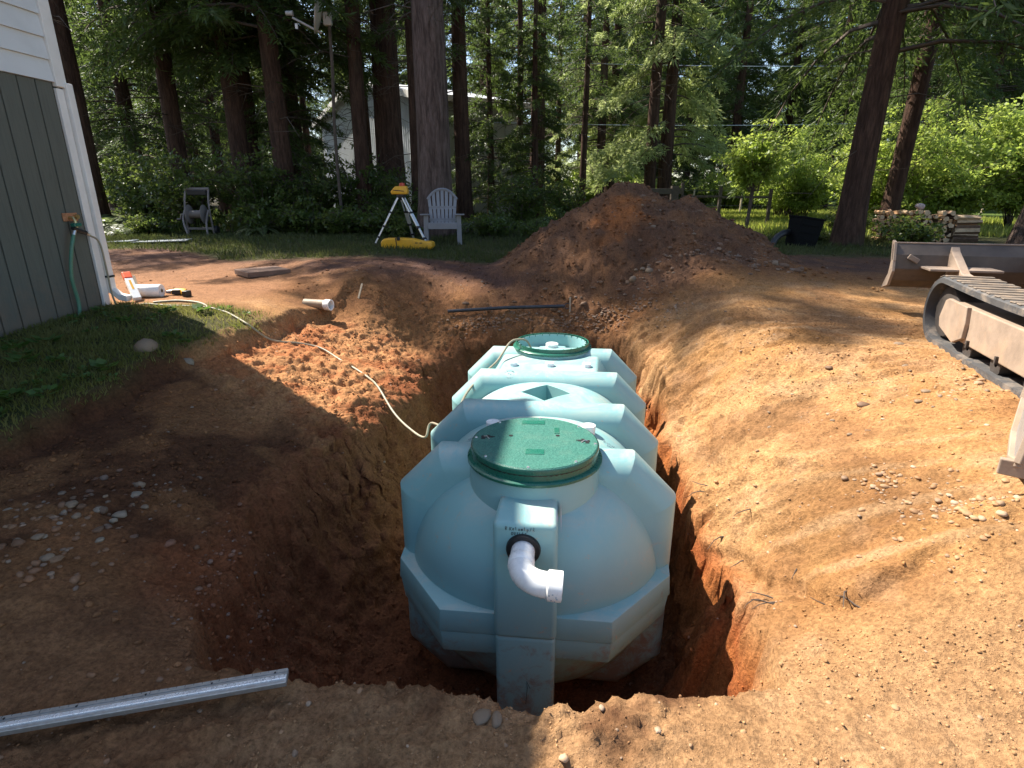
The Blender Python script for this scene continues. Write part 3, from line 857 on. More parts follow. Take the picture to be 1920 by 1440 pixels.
# small white plugs on the barrel
for (px, py) in ((-0.29, 0.43), (0.29, 0.43), (-0.297, 1.655), (0.0, 1.665), (0.297, 1.672)):
    zz = shell_z(px) if py < 1 else 0.278
    small = 0.030 if py > 1 else 0.042
    rr = 0.036 if py > 1 else 0.042
    MB().lathe([(0.0, small - 0.004), (rr - 0.008, small - 0.004), (rr - 0.006, small), (rr - 0.001, small), (rr, small - 0.003), (rr - 0.004, -0.05)], 24, (px, py, zz)).build('vent_plug', m_stkw if py > 1 else m_white, tank, smooth=True, sharp=40)
# faded print on the barrel shoulder and a moulded roundel on the third rib
fp = MB()
rr_ = random.Random(5)
for sgn, bx in ((1, 0.42), (-1, -0.44)):
    for i in range(9 if sgn > 0 else 4):
        for j in range(3):
            yy = 0.30 + 0.035 * j + rr_.uniform(-.004, .004); xx = bx + sgn * 0.012 * i * 0.9 - sgn * 0.02 * j
            zz = shell_z(xx) + 0.002
            nrm = Vector((xx, 0, zz - ZC)).normalized()
            ang = math.atan2(nrm.x, nrm.z)
            fp.box((xx, yy, zz), (0.005, rr_.uniform(.006, .022), 0.0015), Matrix.Rotation(ang, 3, 'Y'))
tag(fp.build('print', m_greyink, tank), kind='stuff')
rd = MB()
for k in range(14):
    a = 2 * PI * k / 14
    rd.box((-0.29 + 0.035 * math.cos(a), RIBY[2] - 0.055 + 0.033 * math.sin(a), 0.3070 + 0.020 * math.sin(a) - 0.002), (0.010, 0.006, 0.003), a)
rd.box((-0.295, RIBY[2] - 0.055, 0.3075), (0.016, 0.006, 0.003), 0.6).box((-0.282, RIBY[2] - 0.06, 0.3055), (0.006, 0.012, 0.003), 0.3)
rd.build('moulded_roundel', m_greyink, tank)
# ------------------------------------------------------------------ the house at the left
m_board, nt, b = mat_new('grey_green_siding')
tc = nt.nodes.new('ShaderNodeTexCoord'); mp = nt.nodes.new('ShaderNodeMapping'); mp.inputs['Scale'].default_value = (30, 30, 1.6)
nt.links.new(tc.outputs['Object'], mp.inputs['Vector'])
gr = noise_node(nt, 2.0, 8, 0.7, vec=mp.outputs[0], dist=0.3)
c = mix_col(nt, ramp(nt, gr, 0.35, 0.65), (0.082, 0.088, 0.072), (0.106, 0.112, 0.092))
c = mix_col(nt, ramp(nt, noise_node(nt, 0.9, 5, 0.6), 0.45, 0.75, 0, 0.5), c, (0.125, 0.125, 0.105))
sz_ = nt.nodes.new('ShaderNodeSeparateXYZ'); nt.links.new(tc.outputs['Object'], sz_.inputs[0])
sm = nt.nodes.new('ShaderNodeMath'); sm.operation = 'ADD'
nt.links.new(sz_.outputs[2], sm.inputs[0]); nt.links.new(ramp(nt, noise_node(nt, 5.0, 7, 0.7), 0.3, 0.7, -0.25, 0.25), sm.inputs[1])
c = mix_col(nt, ramp(nt, sm.outputs[0], 0.45, 0.85, 0.75, 0.0), c, (0.17, 0.125, 0.085))
nt.links.new(c, b.inputs['Base Color']); b.inputs['Roughness'].default_value = 0.8
nt.links.new(bump(nt, gr, 0.5, 0.004), b.inputs['Normal'])
m_lap = simple('white_lap_siding', (0.60, 0.61, 0.60), 0.6, 0, 0.05, 2.0, 0.10, (0.45, 0.45, 0.42), 0.4)
m_trim = simple('white_trim', (0.70, 0.68, 0.64), 0.55, 0, 0.05, 5.0, 0.05, (0.5, 0.45, 0.38), 0.35)
m_dark = simple('groove_dark', (0.02, 0.024, 0.024), 0.9)
m_shingle = simple('roof_shingle', (0.07, 0.065, 0.06), 0.9, 0, 0.25, 12, 0.4)
house = thing('house', 'grey green board sided house with white lap siding above', 'house', (-4.17, 5.92, 0.0), TANK_YAW)
HL, HW = 9.0, 7.0       # length towards the viewer (-y), depth to the left (-x)
base = 0.30; SPLIT = 2.565; EAVE = 5.77
# framing behind the boards
MB().box((-HW / 2 - 0.03, -HL / 2, (base + EAVE) / 2), (HW - 0.06, HL, EAVE - base)).build('wall', m_dark, house)
MB().box((-HW / 2 - 0.06, -HL / 2, 0.05), (HW - 0.2, HL - 0.1, 0.5)).build('foundation', simple('concrete', (0.3, 0.29, 0.27), 0.9, 0, 0.15, 6, 0.3), house)
bw = 0.178
nb = 19
for i in range(nb):
    y1 = -0.13 - i * bw; y0 = y1 - bw + 0.012
    MB().box((-0.008, (y0 + y1) / 2, (base + SPLIT) / 2), (0.020, y1 - y0, SPLIT - base)).build('siding_board', m_board, house, bevel=0.003, seg=1)
MB().box((-0.01, -0.13 - nb * bw - 2.7, (base + SPLIT) / 2), (0.016, 5.38, SPLIT - base)).build('siding_panel', m_board, house)
lh = 0.18
k = 0
zz = SPLIT + 0.004
while zz < EAVE - 0.1:
    MB().prism([(-0.018, zz), (0.022, zz), (0.002, zz + lh - 0.002), (-0.018, zz + lh - 0.002)], -HL, -0.115, 'Y').build('lap_board', m_lap, house)
    zz += lh; k += 1
# rear gable wall (faces the trees)
for i in range(14):
    MB().box((-0.3 - i * 0.5, -0.006, (base + EAVE) / 2), (0.49, 0.02, EAVE - base)).build('siding_board', m_board, house)
# corner trim: white board above, board and downspout below
MB().box((0.012, -0.055, (SPLIT + EAVE) / 2 - 0.02), (0.044, 0.115, EAVE - SPLIT + 0.02)).build('corner_trim', m_trim, house, bevel=0.004)
MB().box((0.006, -0.075, (base + SPLIT) / 2 - 0.02), (0.030, 0.078, SPLIT - base - 0.05)).build('corner_trim', m_trim, house, bevel=0.003)
ds = MB()
ds.box((0.028, 0.010, (0.62 + SPLIT + 0.02) / 2), (0.052, 0.075, SPLIT - 0.62))
dso = ds.build('downspout', m_trim, house, bevel=0.008)
MB().bar((0.03, 0.010, 0.66), (0.12, 0.012, 0.585), 0.075, 0.055).bar((0.105, 0.012, 0.592), (0.20, 0.014, 0.575), 0.082, 0.060).build('elbow', m_trim, dso, bevel=0.008)
MB().box((0.03, 0.010, 0.80), (0.058, 0.082, 0.02)).build('strap', m_dark, dso)
# roof: eave along this wall
OV = 0.50
rz = 2.2
rf = MB()
t_ = 0.12
A = (OV, EAVE - 0.02); R_ = (-HW / 2, EAVE + rz); Bq = (-HW - OV, EAVE - 0.02)
rf.prism([A, (A[0], A[1] + t_), (R_[0], R_[1] + t_), (Bq[0], Bq[1] + t_), Bq, (R_[0], R_[1])], -HL - 0.4, 0.33, 'Y')
rfo = rf.build('roof', m_shingle, house)
MB().box((OV + 0.05, -HL / 2 - 0.03, EAVE + 0.03), (0.11, HL + 0.70, 0.11)).build('gutter', m_trim, rfo, bevel=0.01)
gb = MB().prism([(0.0, EAVE), (-HW, EAVE), (-HW / 2, EAVE + rz)], -0.03, -0.005, 'Y').build('gable', m_lap, house)
# tap, splitter and orange plate on the wall
m_rust = simple('rusty_plate', (0.42, 0.19, 0.09), 0.7, 0.2, 0.3, 30, 0.2, (0.12, 0.06, 0.04), 0.6)
m_brass = simple('brass', (0.55, 0.42, 0.2), 0.35, 0.9, 0.1, 20)
m_hose = simple('green_hose', (0.055, 0.17, 0.105), 0.42, 0, 0.15, 25, 0, (0.2, 0.2, 0.15), 0.3)
m_hose2 = simple('dusty_hose', (0.25, 0.23, 0.16), 0.55, 0, 0.2, 18, 0, (0.42, 0.27, 0.15), 0.6)
def on_house(lx, ly, z):
    c_, s_ = math.cos(TANK_YAW), math.sin(TANK_YAW)
    return Vector((-4.17 + lx * c_ - ly * s_, 5.92 + lx * s_ + ly * c_, z))
# ------------------------------------------------------------------ hoses and the tap on the house wall
tap = thing('garden_tap', 'outdoor tap with rusty orange plate on the grey green wall', 'tap', on_house(0.0, -0.27, 1.36), TANK_YAW)
MB().box((0.012, -0.01, 0.035), (0.012, 0.165, 0.075)).build('wall_plate', m_rust, tap, bevel=0.004)
MB().tube([(0.01, 0.045, 0.035), (0.045, 0.045, 0.035)], 0.022, 14).build('valve', m_brass, tap, smooth=True, sharp=40)
MB().tube([(0.01, -0.03, 0.03), (0.06, -0.03, 0.03), (0.075, -0.03, 0.0), (0.075, -0.03, -0.06)], 0.014, 12).build('spout', m_brass, tap, smooth=True, sharp=50)
MB().box((0.075, -0.03, -0.035), (0.05, 0.085, 0.035)).build('collar', m_green, tap, bevel=0.008)
sp = MB().tube([(0.075, -0.075, -0.06), (0.075, -0.03, -0.085), (0.075, 0.06, -0.115)], 0.022, 12).build('splitter', m_rubber, tap, smooth=True, sharp=50)
MB().tube([(0.075, 0.062, -0.115), (0.078, 0.09, -0.135)], 0.016, 12).build('coupling', m_screw, tap, smooth=True)
MB().tube([(0.075, -0.06, -0.085), (0.075, -0.085, -0.125)], 0.016, 12).build('coupling', m_screw, tap, smooth=True)
def spline(pts, n=10):
    P = [Vector(p) for p in pts]
    P = [P[0] * 2 - P[1]] + P + [P[-1] * 2 - P[-2]]
    out = []
    for i in range(1, len(P) - 2):
        for k in range(n):
            t = k / n
            a, b, c, d = P[i - 1], P[i], P[i + 1], P[i + 2]
            out.append(0.5 * ((2 * b) + (c - a) * t + (2 * a - 5 * b + 4 * c - d) * t * t + (3 * b - a - 3 * c + d) * t ** 3))
    out.append(P[-2])
    return out
def ground_path(pts, lift):
    """points (x, y, extra): laid on the ground"""
    return [Vector((p[0], p[1], gz(p[0], p[1]) + lift + (p[2] if len(p) > 2 else 0))) for p in pts]
pts = [on_house(0.075, -0.355, 1.235), on_house(0.07, -0.42, 1.08), on_house(0.05, -0.46, 0.85), on_house(0.05, -0.45, 0.60), on_house(0.06, -0.50, 0.46), on_house(0.10, -0.60, 0.43)]
o = MB().tube(spline(pts), 0.0165, 10).build('garden_hose', m_hose, smooth=True)
tag(o, 'green garden hose hanging straight down left of the tap', 'hose')
a_ = [on_house(0.078, -0.18, 1.225), on_house(0.10, -0.10, 1.14), on_house(0.09, -0.075, 0.85), on_house(0.09, -0.07, 0.60), on_house(0.11, -0.03, 0.47), on_house(0.22, 0.0, 0.455)]
g_ = ground_path([(-3.72, 5.72), (-3.42, 5.62), (-3.05, 5.60), (-2.80, 5.50), (-2.62, 5.36)], 0.014) + [Vector((-2.45, 5.22, gz(-2.45, 5.22) + 0.02)), Vector((-2.30, 5.32, gz(-2.3, 5.32) + 0.05))] + \
     ground_path([(-2.10, 5.52), (-1.90, 5.52), (-1.66, 5.32), (-1.46, 5.12), (-1.30, 4.95), (-1.16, 4.70)], 0.022) + [Vector((-0.97, 4.38, -0.10)), Vector((-0.80, 4.15, -0.15)), Vector((-0.66, 3.99, -0.15)), Vector((-0.62, 4.05, -0.06))]
t_ = [to_tank((-0.70, 1.05, -0.02)), to_tank((-0.60, 1.22, 0.18)), to_tank((-0.50, 1.50, 0.26)), to_tank((-0.43, 1.70, 0.30)), to_tank((-0.36, 1.95, 0.385)), to_tank((-0.30, 2.02, 0.405)), to_tank((-0.22, 2.06, 0.385)), to_tank((-0.17, 2.10, 0.28))]
o = MB().tube(spline(a_ + g_ + t_, 8), 0.0092, 9).build('garden_hose', m_hose2, smooth=True)
tag(o, 'long dusty hose running over the pit bank to the open tank riser', 'hose')
o = MB().tube(spline(ground_path([(-3.66, 5.80), (-3.46, 5.86), (-3.22, 5.80), (-3.05, 5.66), (-2.96, 5.52)], 0.012), 8), 0.011, 8).build('garden_hose', m_hose2, smooth=True)
tag(o, 'short pale loop of hose lying on sunlit grass by the house', 'hose')

# ------------------------------------------------------------------ aluminium straightedge in the foreground
m_alu = simple('aluminium', (0.85, 0.86, 0.88), 0.28, 0.6, 0.08, 30, 0.03, (0.35, 0.30, 0.25), 0.3)
m_alu2 = simple('aluminium_dull', (0.42, 0.42, 0.41), 0.45, 0.8, 0.15, 50, 0.05, (0.3, 0.25, 0.2), 0.5)
a = Vector((-2.35, 1.12, 0)); bq = Vector((-0.745, 1.495, 0))
se_len = (bq - a).length
se = thing('straightedge', 'long silver aluminium straightedge lying on soil in the foreground', 'straightedge', (a.x, a.y, 0), math.atan2(bq.y - a.y, bq.x - a.x))
zz = max(gz(*(a.lerp(bq, t)[:2])) for t in (0.2, 0.35, 0.5, 0.65, 0.8, 0.95))
se.location.z = zz - 0.004
MB().box((se_len / 2, 0, 0.010), (se_len, 0.060, 0.018)).build('beam', m_alu2, se, bevel=0.002)
MB().box((se_len / 2, -0.006, 0.0205), (se_len - 0.004, 0.016, 0.006)).build('raised_stripe', m_alu, se, bevel=0.0015)
MB().box((se_len / 2, 0.022, 0.0199), (se_len - 0.004, 0.014, 0.003)).build('rule_edge', m_alu2, se)
tk = MB()
for i in range(int(se_len / 0.0254)):
    L_ = 0.012 if i % 12 == 0 else (0.009 if i % 4 == 0 else 0.006)
    tk.box((0.0254 * (i + 0.5), 0.0285 - L_ / 2, 0.0216), (0.0012, L_, 0.0006))
tag(tk.build('rule_ticks', m_ink, se), kind='stuff')
for i in range(9):
    MB().lathe([(0, 0.0222), (0.0035, 0.0222), (0.0035, 0.02)], 10, (0.06 + i * (se_len - 0.1) / 8, 0.018, 0)).build('rivet', m_rubber, se)

# ------------------------------------------------------------------ things left lying round the pit
m_steel = simple('dark_steel', (0.05, 0.052, 0.06), 0.5, 0.7, 0.2, 20, 0.1)
m_wood = simple('bleached_wood', (0.42, 0.34, 0.24), 0.8, 0, 0.2, 15, 0.2)
bar = thing('digging_bar', 'long dark steel pole lying across the soil behind the pit', 'pole', (-0.80, 7.04, 0))
z0 = gz(-0.8, 7.04) + 0.05; z1 = gz(0.68, 7.0) + 0.07
MB().tube([(0, 0, z0), (0.72, -0.02, (z0 + z1) / 2 + 0.012), (1.44, -0.05, z1)], 0.021, 12).build('shaft', m_steel, bar, smooth=True, sharp=50)
MB().tube([(1.44, -0.05, z1), (1.47, -0.03, z1 + 0.03), (1.51, -0.05, z1 + 0.03)], 0.006, 6).tube([(1.44, -0.05, z1), (1.47, -0.07, z1 - 0.03), (1.51, -0.05, z1 - 0.02)], 0.006, 6).build('yoke', m_steel, bar, smooth=True)
MB().tube([(1.515, -0.05, z1 - 0.10), (1.515, -0.05, z1 + 0.11)], 0.010, 8).build('cross_handle', m_wood, bar, smooth=True)
st_ = MB().bar((-1.84, 6.78, gz(-1.84, 6.78) - 0.03), (-1.79, 6.86, gz(-1.84, 6.78) + 0.17), 0.026, 0.010).build('wooden_stake', m_wood, bevel=0.003)
tag(st_, 'pale pointed wooden stake leaning in the soil', 'stake')
pz = gz(-2.2, 6.48)
pp = thing('drain_pipe', 'dirty white drain pipe stub with clean end poking from the bank', 'pipe', (-2.2, 6.48, pz + 0.035), -0.30)
m_dpipe = simple('soiled_pvc', (0.30, 0.22, 0.15), 0.6, 0, 0.25, 12, 0.1, (0.28, 0.17, 0.1), 0.7)
MB().lathe([(0.052, -0.19), (0.055, -0.19), (0.055, 0.10), (0.050, 0.10)], 24, axis='X').build('pipe_body', m_dpipe, pp, smooth=True, sharp=40)
MB().lathe([(0.046, 0.06), (0.062, 0.09), (0.062, 0.155), (0.050, 0.155), (0.046, 0.06)], 24, axis='X').build('pipe_collar', m_white, pp, smooth=True, sharp=40)
sl_ = MB().box((0, 0, 0.035), (0.56, 0.50, 0.07)).build('paving_slab', simple('slab', (0.17, 0.10, 0.07), 0.9, 0, 0.2, 14, 0.4), bevel=0.010, loc=(-3.33, 7.72, gz(-3.33, 7.72) - 0.005), rotz=0.75)
tag(sl_, 'flat square brown paving slab lying on the yard behind the house', 'slab')
m_zinc = simple('galvanised', (0.46, 0.50, 0.55), 0.35, 0.6, 0.1, 8, 0.05)
for i, (px, py, w_, l_, r_, lb) in enumerate(((-6.55, 11.0, 0.95, 0.35, 0.15, 'wider grey metal flashing sheet on the ground by the shrubs'), (-7.25, 10.95, 0.50, 0.22, -0.2, 'narrow grey metal flashing strip next to the wider sheet'))):
    s_ = MB()
    s_.add([(-w_ / 2, -l_ / 2, 0.0), (w_ / 2, -l_ / 2, 0.02), (w_ / 2, l_ / 2, 0.03), (-w_ / 2, l_ / 2, 0.0), (-w_ / 2, -l_ / 2, 0.012), (w_ / 2, -l_ / 2, 0.032), (w_ / 2, l_ / 2, 0.045), (-w_ / 2, l_ / 2, 0.012)],
           [(3, 2, 1, 0), (4, 5, 6, 7), (0, 1, 5, 4), (1, 2, 6, 5), (2, 3, 7, 6), (3, 0, 4, 7)])
    tag(s_.build('metal_sheet', m_zinc, loc=(px, py, gz(px, py) + 0.015), rotz=r_), lb, 'sheet')
# box level with an orange end, paper roll, cordless drill
m_orange = simple('orange_plastic', (0.85, 0.10, 0.02), 0.45, 0, 0.05, 12)
m_yellow = simple('yellow_plastic', (0.72, 0.36, 0.015), 0.42, 0, 0.08, 12, 0.03, (0.4, 0.25, 0.08), 0.25)
m_black = simple('black_plastic', (0.018, 0.018, 0.02), 0.5, 0, 0.2, 20, 0.05)
lz = gz(-3.93, 5.95)
lev = thing('spirit_level', 'white box level with bright orange end cap leaning by the house', 'level', (-3.90, 5.93, lz))
A_ = Vector((0, 0, 0.03)); B_ = Vector((-0.20, 0.20, 0.27)); d_ = (B_ - A_).normalized()
MB().bar(A_, B_ - d_ * 0.09, 0.075, 0.045).build('beam', m_white, lev, bevel=0.004)
MB().bar(B_ - d_ * 0.088, B_, 0.082, 0.052).build('end_cap', m_orange, lev, bevel=0.010)
MB().bar(A_ + d_ * 0.12, B_ - d_ * 0.12, 0.02, 0.048).build('vial_window', m_yellow, lev)
bd = MB().bar((-4.02, 6.12, lz - 0.01), (-4.16, 6.28, lz + 0.22), 0.09, 0.02).build('offcut_board', m_wood, bevel=0.003)
tag(bd, 'short wooden offcut leaning behind the orange tipped level', 'board')
rz_ = gz(-3.88, 6.17)
rl = thing('paper_roll', 'thick white roll lying on the ground beside the drill', 'roll', (-3.93, 6.17, rz_ + 0.068), 0.05)
MB().lathe([(0.020, -0.15), (0.066, -0.15), (0.068, -0.147), (0.068, 0.147), (0.066, 0.15), (0.020, 0.15)], 32, axis='X').build('wound_paper', m_white, rl, smooth=True, sharp=40)
MB().lathe([(0.016, -0.152), (0.021, -0.152), (0.021, 0.152), (0.016, 0.152), (0.016, -0.152)], 20, axis='X').build('core', simple('cardboard', (0.30, 0.20, 0.12), 0.8), rl, smooth=True, sharp=40)
dz = gz(-3.6, 6.24)
dr = thing('cordless_drill', 'yellow and black cordless drill lying on the lit soil', 'drill', (-3.62, 6.24, dz + 0.035), 0.1)
MB().lathe([(0.0, -0.15), (0.012, -0.148), (0.02, -0.12), (0.022, -0.085), (0.0, -0.08)], 16, axis='X').build('chuck', simple('chuck_steel', (0.35, 0.3, 0.3), 0.4, 0.7), dr, smooth=True, sharp=40)
MB().lathe([(0.0, -0.085), (0.028, -0.083), (0.034, -0.05), (0.034, 0.04), (0.028, 0.065), (0.0, 0.07)], 20, axis='X').build('motor_housing', m_yellow, dr, smooth=True, sharp=50)
MB().box((-0.03, -0.034, 0.0), (0.085, 0.012, 0.05)).build('gear_cover', m_black, dr, bevel=0.004)
MB().bar((0.02, 0.0, 0.0), (0.085, -0.10, -0.004), 0.036, 0.045).build('grip', m_yellow, dr, bevel=0.010)
MB().bar((0.08, -0.095, -0.004), (0.14, -0.115, -0.004), 0.075, 0.062).build('battery', m_black, dr, bevel=0.008)

# ------------------------------------------------------------------ excavator at the right
m_exm = simple('dusty_grey_steel', (0.30, 0.225, 0.17), 0.75, 0.1, 0.2, 9, 0.4, (0.42, 0.28, 0.18), 0.8)
m_exr = simple('track_rubber', (0.065, 0.064, 0.066), 0.7, 0, 0.15, 12, 0.3, (0.42, 0.33, 0.25), 0.55)
m_exd = simple('grimy_steel', (0.06, 0.05, 0.045), 0.7, 0.3, 0.3, 12, 0.3)
m_exb = simple('blade_steel', (0.10, 0.078, 0.062), 0.6, 0.2, 0.25, 5, 0.15, (0.22, 0.16, 0.11), 0.5)
m_exo = simple('machine_paint', (0.55, 0.52, 0.48), 0.45, 0, 0.08, 4, 0.05, (0.4, 0.3, 0.2), 0.3)
m_lug = simple('muddy_lugs', (0.15, 0.12, 0.095), 0.9, 0, 0.25, 15, 0.3, (0.36, 0.25, 0.16), 0.7)
EXY = (3.69, 3.12); EXZ = 0.485
ex = thing('excavator', 'dusty grey mini excavator on rubber tracks at the right edge', 'excavator', (EXY[0], EXY[1], EXZ), -0.30)
def track(x0, x1):
    yf, yr, r = 1.10, -1.05, 0.245
    P = []
    for i in range(17):
        a = PI / 2 - PI * i / 16
        P.append((yf + r * math.cos(a) * 1.05, 0.255 + r * math.sin(a)))
    for i in range(17):
        a = -PI / 2 - PI * i / 16
        P.append((yr + r * math.cos(a), 0.255 + r * math.sin(a)))
    # dense loop
    L = []
    n = len(P)
    for i in range(n):
        p, q = Vector(P[i]), Vector(P[(i + 1) % n])
        k = max(1, int((q - p).length / 0.05))
        for j in range(k): L.append(p.lerp(q, j / k))
    n = len(L)
    vs = []; fs = []
    for i in range(n):
        t = (L[(i + 1) % n] - L[i - 1]).normalized(); nn = Vector((-t.y, t.x))
        if nn.dot(L[i] - Vector(((yf + yr) / 2, 0.255))) < 0: nn = -nn
        sag = 0.0
        p = L[i]
        if p.y > 0.45: sag = -0.025 * math.sin(PI * (p.x - yr) / (yf - yr)) if yr < p.x < yf else 0
        for (xx, off) in ((x0, -0.030), (x0, 0.008), (x0 + 0.02, 0.020), (x1 - 0.02, 0.020), (x1, 0.008), (x1, -0.030)):
            q = p + nn * off
            vs.append((xx, q.x, q.y + sag))
    m = 6
    for i in range(n):
        j = (i + 1) % n
        for k in range(m):
            k2 = (k + 1) % m
            fs.append((i * m + k, i * m + k2, j * m + k2, j * m + k))
    o = MB().add(vs, fs).build('track', m_exr, ex, smooth=True, sharp=40)
    lug = MB()
    for i in range(0, n, 2):
        t = (L[(i + 1) % n] - L[i - 1]).normalized(); nn = Vector((-t.y, t.x))
        if nn.dot(L[i] - Vector(((yf + yr) / 2, 0.255))) < 0: nn = -nn
        p = L[i] + nn * 0.023
        if p.y < 0.03: continue
        ang = math.atan2(t.y, t.x)
        sag = -0.025 * math.sin(PI * (p.x - yr) / (yf - yr)) if (p.y > 0.45 and yr < p.x < yf) else 0
        M = Matrix.Rotation(ang, 3, 'X') @ Matrix.Rotation(0.10 * (1 if i % 4 else -1), 3, 'Z')
        lug.box(((x0 + x1) / 2, p.x, p.y + sag), (abs(x1 - x0) - 0.02, 0.058, 0.010), M)
    tag(lug.build('track_lug', m_lug, o, bevel=0.004, seg=1), kind='stuff')
    return o
for sgn in (-1, 1):
    tr = track(-0.75 if sgn < 0 else 0.43, -0.43 if sgn < 0 else 0.75)
    xs = -1 if sgn < 0 else 1
    xo = xs * 0.735
    fr = MB().prism([(-0.95, 0.12), (0.80, 0.12), (0.95, 0.20), (0.95, 0.30), (0.86, 0.37), (-0.9, 0.37), (-1.0, 0.30)], min(xo, xs * 0.47), max(xo, xs * 0.47), 'X').build('track_frame', m_exm, ex, bevel=0.008)
    MB().prism([(0.56, 0.16), (0.70, 0.10), (0.97, 0.165), (1.00, 0.23), (0.95, 0.365), (0.90, 0.385), (0.58, 0.375), (0.555, 0.26)], min(xo, xo + xs * 0.028), max(xo, xo + xs * 0.028), 'X').build('frame_cover', m_exm, fr, bevel=0.004)
    MB().lathe([(0.02, -0.1), (0.19, -0.1), (0.20, -0.08), (0.20, 0.08), (0.19, 0.1), (0.02, 0.1)], 24, (xs * 0.59, 1.10, 0.255), 'X').build('idler_wheel', m_exd, ex, smooth=True, sharp=40)
    MB().lathe([(0.02, -0.1), (0.19, -0.1), (0.20, -0.08), (0.20, 0.08), (0.19, 0.1), (0.02, 0.1)], 24, (xs * 0.59, -1.05, 0.255), 'X').build('drive_wheel', m_exd, ex, smooth=True, sharp=40)
    for k in range(4):
        MB().lathe([(0.02, -0.11), (0.075, -0.11), (0.075, 0.11), (0.02, 0.11)], 16, (xs * 0.60, -0.7 + k * 0.42, 0.098), 'X').build('roller', m_exd, ex, smooth=True, sharp=40)
    for k in range(3):
        MB().box((xo + xs * 0.006, 0.50 - k * 0.42, 0.135), (0.02, 0.02, 0.05)).build('bolt', m_exd, fr)
MB().box((0, 0, 0.38), (0.90, 1.0, 0.28)).build('undercarriage', m_exd, ex, bevel=0.02)
# dozer blade, raised, with push arms
bl = MB()
BY = 2.20
prof_ = [(0.16, 0.26), (0.05, 0.34), (0.0, 0.45), (0.02, 0.58), (0.09, 0.68), (0.115, 0.672), (0.05, 0.57), (0.03, 0.45), (0.075, 0.36), (0.175, 0.285)]
bl.prism([(BY + p[0], p[1]) for p in prof_], -0.775, 0.775, 'X')
blo = bl.build('blade', m_exb, ex, bevel=0.004)
for sgn in (-1, 1):
    xx = sgn * 0.79
    q = MB()
    q.prism([(BY + 0.20, 0.245), (BY + 0.03, 0.29), (BY - 0.035, 0.43), (BY - 0.005, 0.52), (BY + 0.035, 0.53), (BY + 0.055, 0.52), (BY + 0.07, 0.40), (BY + 0.13, 0.33)], xx - 0.012, xx + 0.012, 'X')
    q.build('end_plate', m_exm, blo, bevel=0.003)
    q = MB().bar((xx, BY + 0.0, 0.52), (xx, BY + 0.06, 0.68), 0.024, 0.022, (0, 1, 0)).bar((xx, BY + 0.055, 0.52), (xx, BY + 0.115, 0.68), 0.024, 0.022, (0, 1, 0)).bar((xx, BY + 0.055, 0.675), (xx, BY + 0.125, 0.69), 0.024, 0.03, (0, 1, 0))
    q.build('lifting_eye', m_exm, blo, bevel=0.004)
MB().box((0, BY + 0.100, 0.682), (1.53, 0.034, 0.012)).build('top_edge', m_exm, blo, bevel=0.003)
MB().box((-0.64, BY - 0.012, 0.545), (0.10, 0.02, 0.045), Matrix.Rotation(0.5, 3, 'Y')).build('lug_plate', m_exm, blo, bevel=0.006)
for sgn in (-1, 1):
    MB().prism([(BY + 0.02, 0.66), (BY - 0.02, 0.62), (BY - 0.32, 0.46), (BY - 1.2, 0.36), (BY - 1.2, 0.26), (BY - 0.25, 0.34), (BY + 0.03, 0.40)], sgn * 0.32 - 0.035, sgn * 0.32 + 0.035, 'X').build('push_arm', m_exm, ex, bevel=0.006)
MB().box((-0.30, BY - 0.14, 0.475), (0.55, 0.26, 0.02)).build('arm_gusset', m_exm, ex, bevel=0.004)
# upper structure, boom and bucket
up = MB().prism([(-1.15, 0.56), (0.55, 0.56), (0.62, 0.75), (0.50, 1.05), (-1.0, 1.15), (-1.25, 0.95), (-1.28, 0.66)], -0.05, 0.74, 'X').build('upper_body', m_exo, ex, bevel=0.03, seg=3)
MB().prism([(-0.55, 0.60), (0.42, 0.60), (0.50, 1.1), (0.30, 2.05), (-0.50, 2.05), (-0.58, 1.2)], 0.02, 0.66, 'X').build('cab', m_exd, ex, bevel=0.03, seg=3)
exM = ex.matrix_basis
Rm = Matrix.Translation(Vector((EXY[0], EXY[1], EXZ))) @ Matrix.Rotation(-0.30, 4, 'Z')
inv = Rm.inverted()
def exl(p): return inv @ Vector(p)
# bucket hangs at the near right, its side plate towards the viewer
bk_w = Vector((2.17, 2.08, 0.50))
bks = MB()
Bx = Vector((0.80, -0.60, 0)); By = Vector((0.60, 0.80, 0)); Bz = Vector((0.18, 0.0, 0.98)).normalized()
def bpt(u_, v_, w_): return bk_w + Bx * u_ + By * v_ + Bz * w_
prof_b = [(-0.02, 0.05), (0.02, 0.50), (0.16, 0.66), (0.34, 0.62), (0.45, 0.42), (0.44, 0.20), (0.34, 0.06), (0.16, 0.0)]
vs = [bpt(-0.14 + 0.04 * (1 - p[1]), p[0], p[1]) for p in prof_b] + [bpt(0.45, p[0], p[1]) for p in prof_b]
n = len(prof_b)
fs = [tuple(range(n - 1, -1, -1)), tuple(range(n, 2 * n))] + [(i, (i + 1) % n, n + (i + 1) % n, n + i) for i in range(n)]
bks.add([exl(v) for v in vs], fs)
bko = bks.build('bucket', simple('bucket_steel', (0.33, 0.32, 0.32), 0.42, 0.4, 0.15, 6, 0.1, (0.42, 0.33, 0.25), 0.45), ex, bevel=0.02, seg=3, smooth=True, sharp=50)
rimb = MB()
for i in range(n):
    pa_, pb_ = prof_b[i], prof_b[(i + 1) % n]
    rimb.bar(exl(bpt(-0.145 + 0.04 * (1 - pa_[1]), pa_[0], pa_[1])), exl(bpt(-0.145 + 0.04 * (1 - pb_[1]), pb_[0], pb_[1])), 0.026, 0.034)
rimb.build('side_cutter', m_exm, bko, bevel=0.004)
